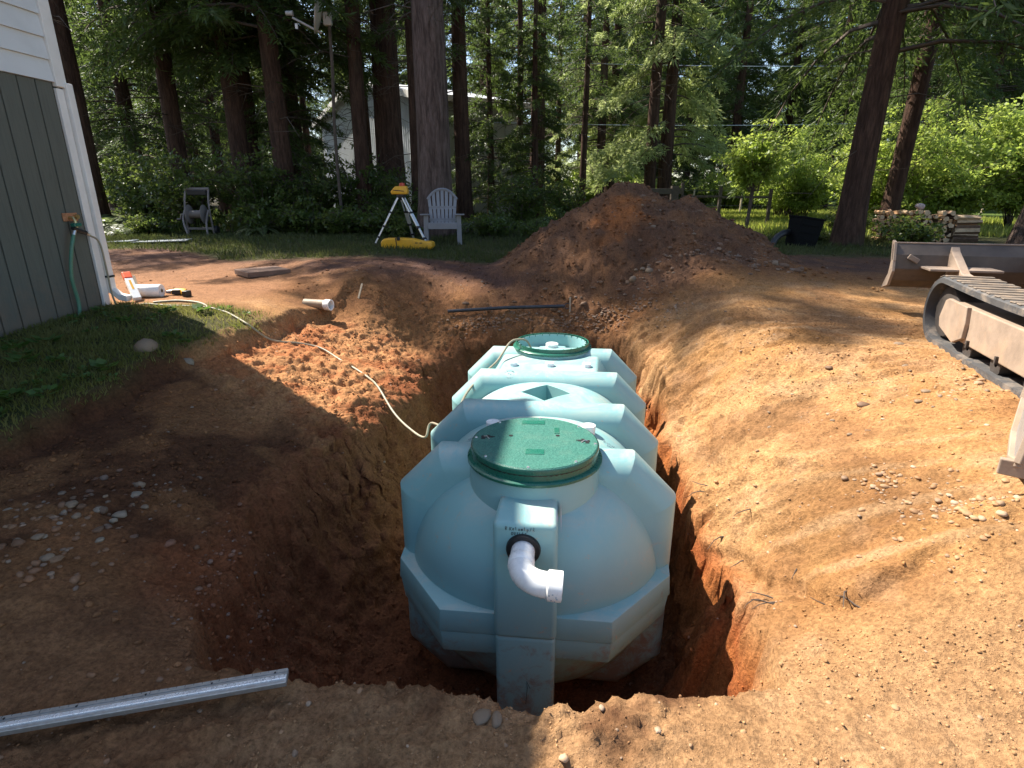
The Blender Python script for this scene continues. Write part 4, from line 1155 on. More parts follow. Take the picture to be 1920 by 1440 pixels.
MB().bar(exl(bpt(-0.16, 0.0, 0.02)), exl(bpt(0.47, 0.0, 0.02)), 0.03, 0.07).build('cutting_edge', m_exm, bko, bevel=0.005)
MB().bar(exl(bpt(0.18, 0.22, 0.62)), exl((2.75, 2.3, 2.3)), 0.14, 0.18).build('stick', m_exo, ex, bevel=0.02)
MB().bar(exl((2.72, 2.28, 2.35)), exl((3.45, 3.0, 2.9)), 0.16, 0.2).bar(exl((3.42, 2.97, 2.9)), exl((3.6, 3.15, 1.2)), 0.18, 0.22).build('boom', m_exo, ex, bevel=0.02)
# ------------------------------------------------------------------ garden chair
m_chair = simple('grey_resin', (0.235, 0.23, 0.24), 0.6, 0, 0.06, 6, 0.05, (0.22, 0.22, 0.2), 0.3)
cz = gz(-1.30, 11.15)
ch = thing('garden_chair', 'grey slatted plastic garden chair in front of the big trunk', 'chair', (-1.30, 11.15, cz), 0.10)
# local: +x right, -y towards the viewer
back_tilt = 0.30
def bk(u_, h_): return (u_ * (1 + 0.10 * h_), 0.16 + h_ * math.sin(back_tilt) * 0.9, 0.33 + h_ * math.cos(back_tilt) * 0.78)
ns = 7
for i in range(ns):
    u0 = (i - (ns - 1) / 2) * 0.068
    top = 0.86 - 0.19 * (abs(u0) / 0.21) ** 2.2
    m_ = MB().bar(bk(u0, 0.0), bk(u0 * 1.15, top), 0.058, 0.014, (0, 1, 0))
    m_.build('back_slat', m_chair, ch, bevel=0.004)
cr = MB()
for i in range(12):
    a0 = -0.235 + 0.47 * i / 12; a1 = -0.235 + 0.47 * (i + 1) / 12
    f_ = lambda a: 0.86 - 0.19 * (abs(a) / 0.21) ** 2.2 + 0.01
    cr.bar(bk(a0 * 1.12, f_(a0)), bk(a1 * 1.12, f_(a1)), 0.030, 0.055, (0, 1, 0.4))
cr.build('back_rim', m_chair, ch)
for h_ in (0.12, 0.42):
    MB().bar(bk(-0.25, h_), bk(0.25, h_), 0.02, 0.06, (0, 0, 1)).build('back_rail', m_chair, ch, bevel=0.003)
for i in range(5):
    yy = -0.30 + i * 0.105
    MB().bar((-0.26, yy, 0.385 - i * 0.022), (0.26, yy, 0.385 - i * 0.022), 0.092, 0.016).build('seat_slat', m_chair, ch, bevel=0.004)
MB().box((0, -0.355, 0.33), (0.54, 0.018, 0.10)).build('seat_apron', m_chair, ch, bevel=0.005)
for s_ in (-1, 1):
    MB().bar((s_ * 0.305, -0.33, 0.0), (s_ * 0.295, -0.33, 0.52), 0.085, 0.025, (0, 1, 0)).build('leg', m_chair, ch, bevel=0.005)
    MB().bar((s_ * 0.275, 0.36, 0.0), (s_ * 0.275, -0.33, 0.37), 0.03, 0.09).build('leg', m_chair, ch, bevel=0.005)
    MB().add([(s_ * 0.25, -0.42, 0.525), (s_ * 0.40, -0.40, 0.525), (s_ * 0.36, 0.20, 0.50), (s_ * 0.24, 0.28, 0.50), (s_ * 0.25, -0.42, 0.550), (s_ * 0.40, -0.40, 0.550), (s_ * 0.36, 0.20, 0.525), (s_ * 0.24, 0.28, 0.525)],
             [(3, 2, 1, 0), (4, 5, 6, 7), (0, 1, 5, 4), (1, 2, 6, 5), (2, 3, 7, 6), (3, 0, 4, 7)]).build('armrest', m_chair, ch, bevel=0.006)
# ------------------------------------------------------------------ laser level on its tripod, with the case below
m_leg = simple('tripod_aluminium', (0.70, 0.71, 0.72), 0.35, 0.5, 0.06, 20)
tx, ty = -1.96, 10.62
tz = gz(tx, ty)
tr = thing('tripod', 'silver surveying tripod with black feet beside the garden chair', 'tripod', (tx, ty, tz))
apex = Vector((0, 0, 0.83))
for (fx, fy) in ((-0.50, -0.20), (0.52, -0.38), (0.10, 0.62)):
    f_ = Vector((fx, fy, gz(tx + fx, ty + fy) - tz))
    d_ = (f_ - apex); side = d_.cross(Vector((0, 0, 1))).normalized()
    root = apex + Vector((fx, fy, 0)).normalized() * 0.06
    lg = MB()
    for s_ in (-1, 1):
        lg.bar(root + side * s_ * 0.030, root.lerp(f_, 0.55) + side * s_ * 0.024, 0.020, 0.020)
    lo_ = lg.build('leg', m_leg, tr, bevel=0.002)
    MB().bar(root.lerp(f_, 0.30), root.lerp(f_, 0.94), 0.034, 0.022).build('leg_slide', m_leg, lo_, bevel=0.002)
    for t in (0.28, 0.56, 0.78):
        MB().bar(root.lerp(f_, t), root.lerp(f_, t + 0.035), 0.085, 0.036).build('clamp', m_black, lo_, bevel=0.003)
    MB().bar(root.lerp(f_, 0.92), f_ + d_.normalized() * 0.02, 0.045, 0.03).build('foot', m_black, lo_, bevel=0.006)
MB().lathe([(0.0, 0.79), (0.05, 0.79), (0.075, 0.83), (0.085, 0.86), (0.08, 0.885), (0.0, 0.885)], 20).build('head', m_black, tr, smooth=True, sharp=40)
ls = thing('laser_level', 'yellow rotating laser level mounted on top of the tripod', 'laser level', (tx, ty, tz + 0.885))
MB().add([(-0.15, -0.09, 0.0), (0.125, -0.09, 0.0), (0.125, 0.09, 0.0), (-0.15, 0.09, 0.0), (-0.165, -0.09, 0.045), (0.135, -0.095, 0.05), (0.135, 0.095, 0.05), (-0.165, 0.09, 0.045),
          (-0.085, -0.07, 0.135), (0.115, -0.075, 0.14), (0.115, 0.075, 0.14), (-0.085, 0.07, 0.135)],
         [(3, 2, 1, 0), (0, 1, 5, 4), (1, 2, 6, 5), (2, 3, 7, 6), (3, 0, 4, 7), (4, 5, 9, 8), (5, 6, 10, 9), (6, 7, 11, 10), (7, 4, 8, 11), (8, 9, 10, 11)]).build('housing', m_yellow, ls, bevel=0.016, seg=3, smooth=True, sharp=60)
MB().box((-0.02, -0.093, 0.062), (0.19, 0.010, 0.012), Matrix.Rotation(0.10, 3, 'Y')).build('groove', m_black, ls)
MB().lathe([(0.055, 0.135), (0.055, 0.150), (0.048, 0.155), (0.048, 0.185), (0.0, 0.198)], 18, (0.03, 0, 0)).build('laser_turret', simple('red_lens', (0.45, 0.05, 0.03), 0.25), ls, smooth=True, sharp=40)
cs_x, cs_y = -1.80, 10.18
cs_ = thing('carry_case', 'long yellow plastic carry case lying on grass under the tripod', 'case', (cs_x, cs_y, gz(cs_x, cs_y) + 0.0), -0.12)
body = [(-0.45, 0.02), (-0.46, 0.12), (-0.40, 0.175), (-0.12, 0.185), (0.10, 0.175), (0.28, 0.135), (0.44, 0.13), (0.46, 0.05), (0.42, 0.0), (-0.38, 0.0)]
MB().prism(body, -0.12, 0.12, 'Y').build('case_shell', m_yellow, cs_, bevel=0.025, seg=3, smooth=True, sharp=60)
MB().prism([(-0.175, -0.002), (-0.160, -0.002), (-0.172, 0.187), (-0.188, 0.187)], -0.124, 0.124, 'Y').build('seam', m_dark, cs_)
MB().box((-0.13, -0.125, 0.175), (0.05, 0.03, 0.055)).build('latch', m_black, cs_, bevel=0.006)
for xx in (0.18, 0.26):
    MB().box((xx, -0.122, 0.11), (0.045, 0.012, 0.014)).build('latch', m_black, cs_, bevel=0.003)
MB().box((0.25, -0.122, 0.03), (0.05, 0.012, 0.014)).build('latch', m_black, cs_, bevel=0.003)
# ------------------------------------------------------------------ hose reel cart
m_reel = simple('taupe_resin', (0.19, 0.165, 0.15), 0.6, 0, 0.1, 8, 0.05)
rx, ry = -6.80, 12.85
re = thing('hose_reel', 'empty brown plastic hose reel cart in front of the shrubs', 'hose reel', (rx, ry, gz(rx, ry)), 0.05)
for s_ in (-1, 1):
    MB().tube(spline([(s_ * 0.27, 0.10, 0.0), (s_ * 0.26, 0.06, 0.40), (s_ * 0.25, 0.10, 0.70), (s_ * 0.24, 0.20, 0.96)], 5), 0.021, 8).build('upright', m_reel, re, smooth=True)
    MB().tube(spline([(s_ * 0.25, 0.02, 0.52), (s_ * 0.24, -0.12, 0.30), (s_ * 0.20 + 0.09, -0.28, 0.0)], 5), 0.020, 8).build('leg', m_reel, re, smooth=True)
    MB().lathe([(0.02, -0.012), (0.19, -0.010), (0.20, 0.0), (0.19, 0.010), (0.02, 0.012)], 26, (s_ * 0.155, 0.02, 0.44), 'X').build('flange', m_reel, re, smooth=True, sharp=50)
    MB().lathe([(0.02, -0.03), (0.09, -0.03), (0.10, 0), (0.09, 0.03), (0.02, 0.03)], 20, (s_ * 0.31, 0.16, 0.10), 'X').build('wheel', m_black, re, smooth=True, sharp=40)
MB().lathe([(0.02, -0.15), (0.085, -0.15), (0.085, 0.15), (0.02, 0.15)], 20, (0, 0.02, 0.44), 'X').build('drum', m_reel, re, smooth=True, sharp=40)
MB().tube([(-0.25, 0.20, 0.955), (0.25, 0.20, 0.955)], 0.034, 10).build('push_handle', m_reel, re, smooth=True)
MB().box((0, 0.19, 0.885), (0.40, 0.10, 0.11)).build('tray', m_black, re, bevel=0.015)
MB().bar((-0.26, 0.08, 0.14), (0.26, 0.08, 0.14), 0.03, 0.05).build('crossbar', m_reel, re, bevel=0.005)
MB().tube([(-0.25, 0.02, 0.44), (-0.33, 0.02, 0.44), (-0.345, 0.0, 0.36), (-0.355, 0.0, 0.34), (-0.43, 0.0, 0.34)], 0.017, 8).build('crank', m_reel, re, smooth=True)
# ------------------------------------------------------------------ black box and pipe by the grass
bx, by = 5.12, 10.45
m_bin = simple('matt_black', (0.006, 0.006, 0.006), 0.85, 0, 0.2, 20, 0, None, 0, 0.15)
bb = thing('black_bin', 'tilted square black plastic bin at the grass edge', 'bin', (bx, by, gz(bx, by) - 0.01), 0.12)
M_ = Matrix.Translation((0, 0, 0.0)) @ Matrix.Rotation(0.14, 4, 'Y')
MB().add([(-0.19, -0.17, 0), (0.19, -0.17, 0), (0.19, 0.17, 0), (-0.19, 0.17, 0), (-0.215, -0.2, 0.50), (0.215, -0.2, 0.50), (0.215, 0.2, 0.50), (-0.215, 0.2, 0.50)],
         [(3, 2, 1, 0), (0, 1, 5, 4), (1, 2, 6, 5), (2, 3, 7, 6), (3, 0, 4, 7), (4, 5, 6, 7)]).xform(M_).build('bin_body', m_bin, bb, bevel=0.015)
MB().box((0, 0, 0.515), (0.45, 0.42, 0.03)).xform(M_).build('bin_lid', m_bin, bb, bevel=0.01)
for k in range(3):
    MB().box((0, -0.182 - 0.009 * k, 0.14 + 0.13 * k), (0.34, 0.012, 0.02)).xform(M_).build('moulded_band', m_bin, bb)
bp = MB().tube(spline([(4.58, 10.34, gz(4.58, 10.34) + 0.03), (4.66, 10.38, gz(4.6, 10.34) + 0.16), (4.80, 10.42, gz(4.6, 10.34) + 0.24), (4.95, 10.55, gz(4.6, 10.34) + 0.25)], 7), 0.055, 12).build('drain_pipe', m_black, smooth=True)
tag(bp, 'curved black corrugated pipe beside the black bin', 'pipe')
# ------------------------------------------------------------------ wooden fence behind the spoil heap
m_fence = simple('weathered_wood', (0.085, 0.065, 0.05), 0.9, 0, 0.25, 9, 0.35)
fn = thing('wooden_fence', 'dark weathered post and rail fence behind the dirt pile', 'fence', (4.7, 17.0, 0.74))
def fpost(x, w_, h_): MB().box((x, 0, h_ / 2), (w_, w_, h_)).build('post', m_fence, fn, bevel=0.006)
fpost(-0.86, 0.14, 1.02); fpost(-0.12, 0.20, 1.08); fpost(0.10, 0.075, 1.16); fpost(1.18, 0.085, 1.06); fpost(2.6, 0.08, 1.0)
MB().box((-0.50, -0.06, 0.94), (1.10, 0.05, 0.15)).build('rail', m_fence, fn, bevel=0.006)
MB().box((0.66, -0.05, 0.80), (1.10, 0.035, 0.06)).build('rail', m_fence, fn, bevel=0.006)
MB().box((1.9, -0.05, 0.78), (1.40, 0.035, 0.06)).build('rail', m_fence, fn, bevel=0.006)
# wire fence far across the meadow
wf = thing('wire_fence', 'thin wire fence with wooden posts far across the meadow', 'fence', (6.0, 27.0, 0.76))
for k in range(9):
    MB().tube([(k * 2.2, 0.3 * math.sin(k), -0.05), (k * 2.2 + 0.03, 0.3 * math.sin(k), 1.05)], 0.045, 7).build('post', m_wood, wf, smooth=True)
for zz in (0.35, 0.7, 1.0):
    MB().tube([(k * 2.2, 0.3 * math.sin(k), zz) for k in range(9)], 0.006, 4).build('wire', m_steel, wf)
# ------------------------------------------------------------------ stacked firewood
m_log = simple('split_wood', (0.50, 0.30, 0.155), 0.85, 0, 0.35, 14, 0.3)
m_log2 = simple('split_wood_pale', (0.62, 0.45, 0.28), 0.85, 0, 0.3, 14, 0.3)
m_bark = simple('log_bark', (0.16, 0.10, 0.065), 0.95, 0, 0.3, 20, 0.5)
wp = thing('firewood_stack', 'sunlit stack of split firewood under the trees', 'woodpile', (7.95, 11.75, gz(7.95, 11.75)), -0.32)
lr = random.Random(21)
log_meshes = []
for k in range(7):
    n_ = lr.choice([4, 5, 5, 6]); R_ = lr.uniform(0.040, 0.062)
    poly = [(R_ * lr.uniform(0.7, 1.15) * math.cos(2 * PI * i / n_ + lr.uniform(-.25, .25)), R_ * lr.uniform(0.7, 1.15) * math.sin(2 * PI * i / n_ + lr.uniform(-.25, .25))) for i in range(n_)]
    me = MB().prism(poly, -0.20, 0.20, 'Y').mesh('log')
    me.materials.append(m_log if k % 2 else m_log2); me.materials.append(m_bark)
    for p in me.polygons:
        if abs(p.normal.y) < 0.5 and lr.random() < 0.35: p.material_index = 1
    log_meshes.append(me)
nl_ = 0
for row in range(7):
    for c_ in range(13):
        if row > 4 and lr.random() < 0.25: continue
        o = link('log', lr.choice(log_meshes), None, wp, (-0.62 + c_ * 0.097 + (row % 2) * 0.045 + lr.uniform(-.012, .012), lr.uniform(-.04, .04), 0.05 + row * 0.082 + lr.uniform(-.01, .01)))
        o.rotation_euler = (lr.uniform(-.10, .10), lr.uniform(0, 6.28), lr.uniform(-.22, .22)); o.scale = (lr.uniform(.75, 1.25), lr.uniform(.8, 1.1), lr.uniform(.75, 1.2))
for row in range(6):
    for c_ in range(5):
        o = link('log', lr.choice(log_meshes), None, wp, (0.85 + lr.uniform(-.03, .03), 0.05 + c_ * 0.10 - 0.2 + lr.uniform(-.01, .01), 0.05 + row * 0.082))
        o.rotation_euler = (lr.uniform(-.05, .05), lr.uniform(0, 6.28), PI / 2 + lr.uniform(-.08, .08))
sk_ = thing('plastic_sack', 'crumpled white and red sack on top of the firewood', 'sack', (8.0, 11.72, gz(7.95, 11.75) + 0.60))
bm = bmesh.new(); bmesh.ops.create_icosphere(bm, subdivisions=3, radius=0.060)
for v in bm.verts:
    q = v.co; k_ = 1 + 0.6 * float(vnoise(np.array([q.x * 14]), np.array([q.y * 14]), np.array([q.z * 14]))[0])
    v.co = Vector((q.x * 1.3, q.y * 0.9, q.z * 0.95)) * k_
me = bpy.data.meshes.new('sack_body'); bm.to_mesh(me); bm.free()
link('sack_body', me, simple('sack_plastic', (0.50, 0.38, 0.36), 0.5, 0, 0.05, 20), sk_, (0, 0, 0.065))
MB().lathe([(0.05, 0.045), (0.063, 0.055), (0.064, 0.07), (0.060, 0.08)], 14).build('red_band', simple('red_print', (0.55, 0.05, 0.05), 0.5), sk_, smooth=True)
# ------------------------------------------------------------------ satellite dish on a pole among the shrubs
sd = thing('satellite_dish', 'grey satellite dish with feed arm on a thin pole among the trees', 'satellite dish', (-4.02, 14.0, 0.72))
m_dish = simple('dish_grey', (0.50, 0.47, 0.45), 0.5, 0, 0.06, 6, 0.03, (0.3, 0.28, 0.25), 0.4)
MB().tube(spline([(0.03, 0, -0.1), (0.02, 0, 1.2), (0.04, 0, 2.4), (0.10, 0, 3.4), (0.12, 0, 4.35)], 6), 0.035, 10).build('pole', m_fence, sd, smooth=True)
dish = []
for i in range(9):
    r_ = 0.42 * i / 8
    dish.append((max(r_, 0.002), 0.55 * r_ * r_))
dm = MB().lathe(dish + [(0.43, 0.10), (0.425, 0.115)] + [(max(0.42 * i / 8, 0.002), 0.55 * (0.42 * i / 8) ** 2 - 0.012) for i in range(8, -1, -1)], 36)
Mx = Matrix.Translation((-0.02, 0, 4.55)) @ Matrix.Rotation(math.radians(-80), 4, 'Y') @ Matrix.Rotation(0.25, 4, 'X')
dm.xform(Mx).build('reflector', m_dish, sd, smooth=True, sharp=40)
MB().tube([(-0.05, -0.03, 4.15), (-0.62, -0.10, 4.42)], 0.022, 8).build('feed_arm', m_dish, sd, smooth=True)
MB().lathe([(0.0, -0.09), (0.045, -0.085), (0.045, 0.02), (0.055, 0.06), (0.0, 0.07)], 16, axis='X').xform(Matrix.Translation((-0.66, -0.10, 4.50))).build('feed_horn', m_dish, sd, smooth=True, sharp=40)
MB().box((-0.55, -0.10, 4.26), (0.055, 0.03, 0.10)).build('tag', m_white, sd)
MB().box((0.09, 0, 4.42), (0.18, 0.12, 0.26)).build('mount', m_dish, sd, bevel=0.03)
# ------------------------------------------------------------------ metal barn behind the trees
m_corr, nt, b = mat_new('corrugated_sheet')
b.inputs['Base Color'].default_value = (0.66, 0.68, 0.71, 1); b.inputs['Roughness'].default_value = 0.45
b.inputs['Metallic'].default_value = 0.15
n1 = noise_node(nt, 0.8, 6, 0.65)
nt.links.new(mix_col(nt, ramp(nt, n1, 0.4, 0.7), (0.68, 0.70, 0.73), (0.56, 0.57, 0.58)), b.inputs['Base Color'])
m_fascia = simple('fascia_pink', (0.55, 0.42, 0.38), 0.6, 0, 0.1, 2)
bn_ = thing('metal_barn', 'pale corrugated metal barn half hidden behind the tree trunks', 'barn', (-3.3, 22.4, 0.7), math.atan2(-0.82, 0.57))
# local x runs along the gable towards the near corner (x = 0), y into the barn
W2 = 5.5; EV = 4.25; PK = 5.35; DP = 4.4
def corr(x0, x1, topf, name):
    n_ = int((x1 - x0) / 0.045); vs = []; fs = []
    for i in range(n_ + 1):
        xx = x0 + (x1 - x0) * i / n_
        yy = (0.022 if (i // 2) % 2 else -0.022)
        vs += [(xx, yy, 0.0), (xx, yy, topf(xx))]
    for i in range(n_): fs.append((2 * i, 2 * i + 2, 2 * i + 3, 2 * i + 1))
    return MB().add(vs, fs).build(name, m_corr, bn_)
topf = lambda x_: PK - (PK - EV) * abs(x_ + W2) / W2
for k in range(6):
    corr(-2 * W2 + k * 2 * W2 / 6, -2 * W2 + (k + 1) * 2 * W2 / 6, topf, 'wall_sheet')
m_beige = simple('beige_siding', (0.24, 0.22, 0.17), 0.7, 0, 0.15, 2)
for k in range(6):
    MB().box((0.0, DP * (k + 0.5) / 6, EV / 2), (0.05, DP / 6 - 0.02, EV)).build('wall_panel', m_beige, bn_)
MB().box((-2 * W2, DP / 2, EV / 2), (0.05, DP, EV)).build('wall_panel', m_corr, bn_)
for s_ in (-1, 1):
    e_ = -W2 + s_ * (W2 + 0.4)
    MB().add([(-W2, -0.35, PK + 0.06), (-W2, DP + 0.3, PK + 0.06), (e_, DP + 0.3, EV - 0.03), (e_, -0.35, EV - 0.03), (-W2, -0.35, PK + 0.12), (-W2, DP + 0.3, PK + 0.12), (e_, DP + 0.3, EV + 0.03), (e_, -0.35, EV + 0.03)],
             [(0, 1, 2, 3), (4, 5, 6, 7), (0, 3, 7, 4), (1, 2, 6, 5), (2, 3, 7, 6)]).build('roof_slope', m_corr, bn_)
    MB().bar((-W2, -0.37, PK), (e_, -0.37, EV - 0.10), 0.05, 0.22, (0, 0, 1)).build('fascia', m_trim, bn_)
MB().box((0.43, DP / 2, EV - 0.08), (0.05, DP + 0.6, 0.2)).build('fascia', m_fascia, bn_)

# overhead wires crossing the wood
for (xa, za, xb, zb, lb) in ((-12.0, 6.9, 16.0, 6.1, 'upper pale overhead wire crossing the wood'), (-12.0, 4.7, 16.0, 4.2, 'lower pale overhead wire crossing the wood')):
    pts_ = [(xa + (xb - xa) * i / 16, 23.5, za + (zb - za) * i / 16 - 0.35 * (1 - (2 * i / 16 - 1) ** 2)) for i in range(17)]
    tag(MB().tube(pts_, 0.011, 5).build('overhead_wire', m_zinc, smooth=True), lb, 'wire')
# ------------------------------------------------------------------ vegetation
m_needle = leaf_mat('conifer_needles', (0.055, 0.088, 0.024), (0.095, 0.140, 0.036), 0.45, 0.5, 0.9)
m_needle2 = leaf_mat('conifer_needles_sun_painted', (0.230, 0.290, 0.105), (0.330, 0.380, 0.165), 0.50, 0.5, 0.9)  # sunlight on these boughs put into a paler needle colour
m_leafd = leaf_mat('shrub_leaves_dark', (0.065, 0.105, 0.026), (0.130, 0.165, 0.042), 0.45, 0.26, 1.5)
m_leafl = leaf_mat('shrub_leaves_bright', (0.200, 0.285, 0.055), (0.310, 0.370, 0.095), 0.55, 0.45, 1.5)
m_fern = leaf_mat('fern_fronds', (0.085, 0.125, 0.045), (0.160, 0.200, 0.085), 0.45, 0.4, 1.5)
m_grass = leaf_mat('grass_blades', (0.115, 0.135, 0.030), (0.200, 0.195, 0.065), 0.45, 0.5, 2.5)
m_mead = leaf_mat('meadow_grass', (0.190, 0.250, 0.040), (0.320, 0.330, 0.095), 0.52, 0.5, 1.0)
m_weed = leaf_mat('weed_leaves', (0.060, 0.130, 0.025), (0.115, 0.190, 0.045), 0.42, 0.4, 3.0)
m_twig = simple('twig_bark', (0.085, 0.062, 0.048), 0.95, 0, 0.3, 8, 0.2)
def bark_mat(name, c0, c1):
    m, nt, b = mat_new(name)
    tc = nt.nodes.new('ShaderNodeTexCoord'); mp = nt.nodes.new('ShaderNodeMapping')
    mp.inputs['Scale'].default_value = (9.0, 9.0, 1.3)
    nt.links.new(tc.outputs['Object'], mp.inputs['Vector'])
    n1 = noise_node(nt, 1.6, 8, 0.68, vec=mp.outputs[0], dist=0.5)
    n2 = noise_node(nt, 6.0, 6, 0.7, vec=mp.outputs[0])
    c = mix_col(nt, ramp(nt, n1, 0.38, 0.62), c0, c1)
    c = mix_col(nt, ramp(nt, n2, 0.45, 0.7, 0, 0.5), c, tuple(x * 0.4 for x in c0))
    mp2 = noise_node(nt, 0.6, 3, 0.6)
    c = mix_col(nt, ramp(nt, mp2, 0.55, 0.75, 0, 0.35), c, (0.12, 0.13, 0.08))
    nt.links.new(c, b.inputs['Base Color']); b.inputs['Roughness'].default_value = 0.95; b.inputs['Specular IOR Level'].default_value = 0.15
    nt.links.new(bump(nt, n2, 0.6, 0.02, bump(nt, n1, 1.0, 0.06)), b.inputs['Normal'])
    return m
m_barkA = bark_mat('bark_grey_brown', (0.070, 0.048, 0.040), (0.170, 0.122, 0.104))
m_barkB = bark_mat('bark_red_brown', (0.045, 0.026, 0.019), (0.105, 0.060, 0.042))

def kites(base, d, n, L, W):
    """leaf diamonds: base points, direction, normal, length, width"""
    d = d / np.linalg.norm(d, axis=1, keepdims=True)
    s = np.cross(d, n); s /= (np.linalg.norm(s, axis=1, keepdims=True) + 1e-9)
    L = L[:, None]; W = W[:, None]
    v = np.stack([base, base + d * L * 0.45 + s * W * 0.5, base + d * L, base + d * L * 0.45 - s * W * 0.5], 1)
    m = len(base)
    return v.reshape(-1, 3), np.arange(m * 4).reshape(m, 4)

def tubes3(P0, P1, r0, r1):
    """three-sided sticks"""
    P0 = np.asarray(P0, float); P1 = np.asarray(P1, float)
    d = P1 - P0; d = d / (np.linalg.norm(d, axis=1, keepdims=True) + 1e-9)
    ref = np.where(np.abs(d[:, 2:3]) > 0.9, np.array([[1.0, 0, 0]]), np.array([[0, 0, 1.0]]))
    a = np.cross(d, ref); a /= (np.linalg.norm(a, axis=1, keepdims=True) + 1e-9); b_ = np.cross(d, a)
    vs = []
    for P, r in ((P0, r0), (P1, r1)):
        for k in range(3):
            an = 2 * PI * k / 3
            vs.append(P + (a * math.cos(an) + b_ * math.sin(an)) * np.asarray(r).reshape(-1, 1))
    v = np.stack(vs, 1); m = len(P0)
    o = (np.arange(m) * 6)[:, None]
    f = np.concatenate([o + np.array([[0, 1, 4, 3]]), o + np.array([[1, 2, 5, 4]]), o + np.array([[2, 0, 3, 5]])], 0)
    return v.reshape(-1, 3), f

def combo(name, sets, mats):
    """sets: list of (verts, quads, material index)"""
    vs = []; fs = []; mi = []; o = 0
    for v, f, k in sets:
        vs.append(v); fs.append(f + o); mi.append(np.full(len(f), k, np.int32)); o += len(v)
    me = new_mesh(name, np.concatenate(vs), np.concatenate(fs))
    for m in mats: me.materials.append(m)
    me.polygons.foreach_set('material_index', np.concatenate(mi))
    return me

def conifer_crown(seed, z0, z1, rmax, nb, dens=75, droop=0.55, leaf=(0.17, 0.034), mats=None, dead=0, zdead=1.0, lowr=0.8):
    g = np.random.default_rng(seed)
    B = []; Dv = []; N = []; S0 = []; S1 = []; R0 = []; R1 = []
    hs = np.sort(z0 + (z1 - z0) * g.random(nb) ** 1.15)
    for h in hs:
        t = (h - z0) / (z1 - z0)
        L = rmax * (1 - t) ** 0.75 * g.uniform(0.65, 1.1) * (lowr + (1 - lowr) * min(1, t * 4)) + 0.35
        az = g.uniform(0, 2 * PI)
        di = np.array([math.cos(az), math.sin(az), 0]); sd = np.array([-di[1], di[0], 0])
        up = g.uniform(0.05, 0.35); dr = droop * g.uniform(0.7, 1.3)
        def pos(s): return di * (L * s)[:, None] + np.array([0, 0, 1.0]) * ((up * s - dr * s * s) * L)[:, None] + np.array([0, 0, h])
        ss = np.linspace(0, 1, 6)
        pp = pos(ss)
        S0.append(pp[:-1]); S1.append(pp[1:]); R0.append(np.linspace(0.030, 0.008, 5) * (0.5 + L / 4)); R1.append(np.linspace(0.024, 0.004, 5) * (0.5 + L / 4))
        m = int(dens * L)
        s = 0.18 + 0.82 * g.random(m) ** 0.8
        side = np.where(g.random(m) < 0.5, -1.0, 1.0)
        tw = (0.16 + 0.34 * L / 3) * (1.15 - 0.75 * s) * g.uniform(0.5, 1.1, m)
        q = np.round(s * 16) / 16 + 0.01 * g.standard_normal(m)
        td = sd[None, :] * side[:, None] + di[None, :] * 0.75 + np.array([0, 0, -0.30])[None, :] * g.uniform(0.4, 1.9, m)[:, None]
        td /= np.linalg.norm(td, axis=1, keepdims=True)
        u = g.random(m)
        p = pos(np.clip(q, 0, 1)) + td * (tw * u)[:, None] + 0.03 * g.standard_normal((m, 3)) - np.array([0, 0, 1.0]) * (tw * u * u * 0.35)[:, None]
        d = td + 0.45 * g.standard_normal((m, 3)) + np.array([0, 0, -0.25])
        nn = np.array([0, 0, 1.0])[None, :] + 0.55 * g.standard_normal((m, 3))
        B.append(p); Dv.append(d); N.append(nn)
    B = np.concatenate(B); Dv = np.concatenate(Dv); N = np.concatenate(N)
    m = len(B)
    kv, kf = kites(B, Dv, N, leaf[0] * g.uniform(0.6, 1.4, m), leaf[1] * g.uniform(0.7, 1.3, m))
    sets = [(kv, kf, 0)]
    if dead:
        for _ in range(dead):
            h = g.uniform(zdead, z0 + 1.5); az = g.uniform(0, 2 * PI); L = g.uniform(0.5, 1.9)
            di = np.array([math.cos(az), math.sin(az), 0]); sl_ = g.uniform(-0.45, 0.2)
            p0 = np.array([0, 0, h]); p1 = p0 + di * L * 0.5 + np.array([0, 0, sl_ * L * 0.5]); p2 = p0 + di * L + np.array([0, 0, sl_ * L - 0.2 * L])
            S0.append(np.array([p0, p1])); S1.append(np.array([p1, p2])); R0.append(np.array([0.014, 0.009])); R1.append(np.array([0.009, 0.003]))
            for _k in range(3):
                a_ = p1 + (p2 - p1) * g.random(); e_ = a_ + 0.35 * g.standard_normal(3) * np.array([1, 1, 0.7])
                S0.append(a_[None]); S1.append(e_[None]); R0.append(np.array([0.006])); R1.append(np.array([0.002]))
    tv, tf = tubes3(np.concatenate(S0), np.concatenate(S1), np.concatenate(R0), np.concatenate(R1))
    sets.append((tv, tf, 1))
    return combo('crown', sets, mats or [m_needle, m_twig])

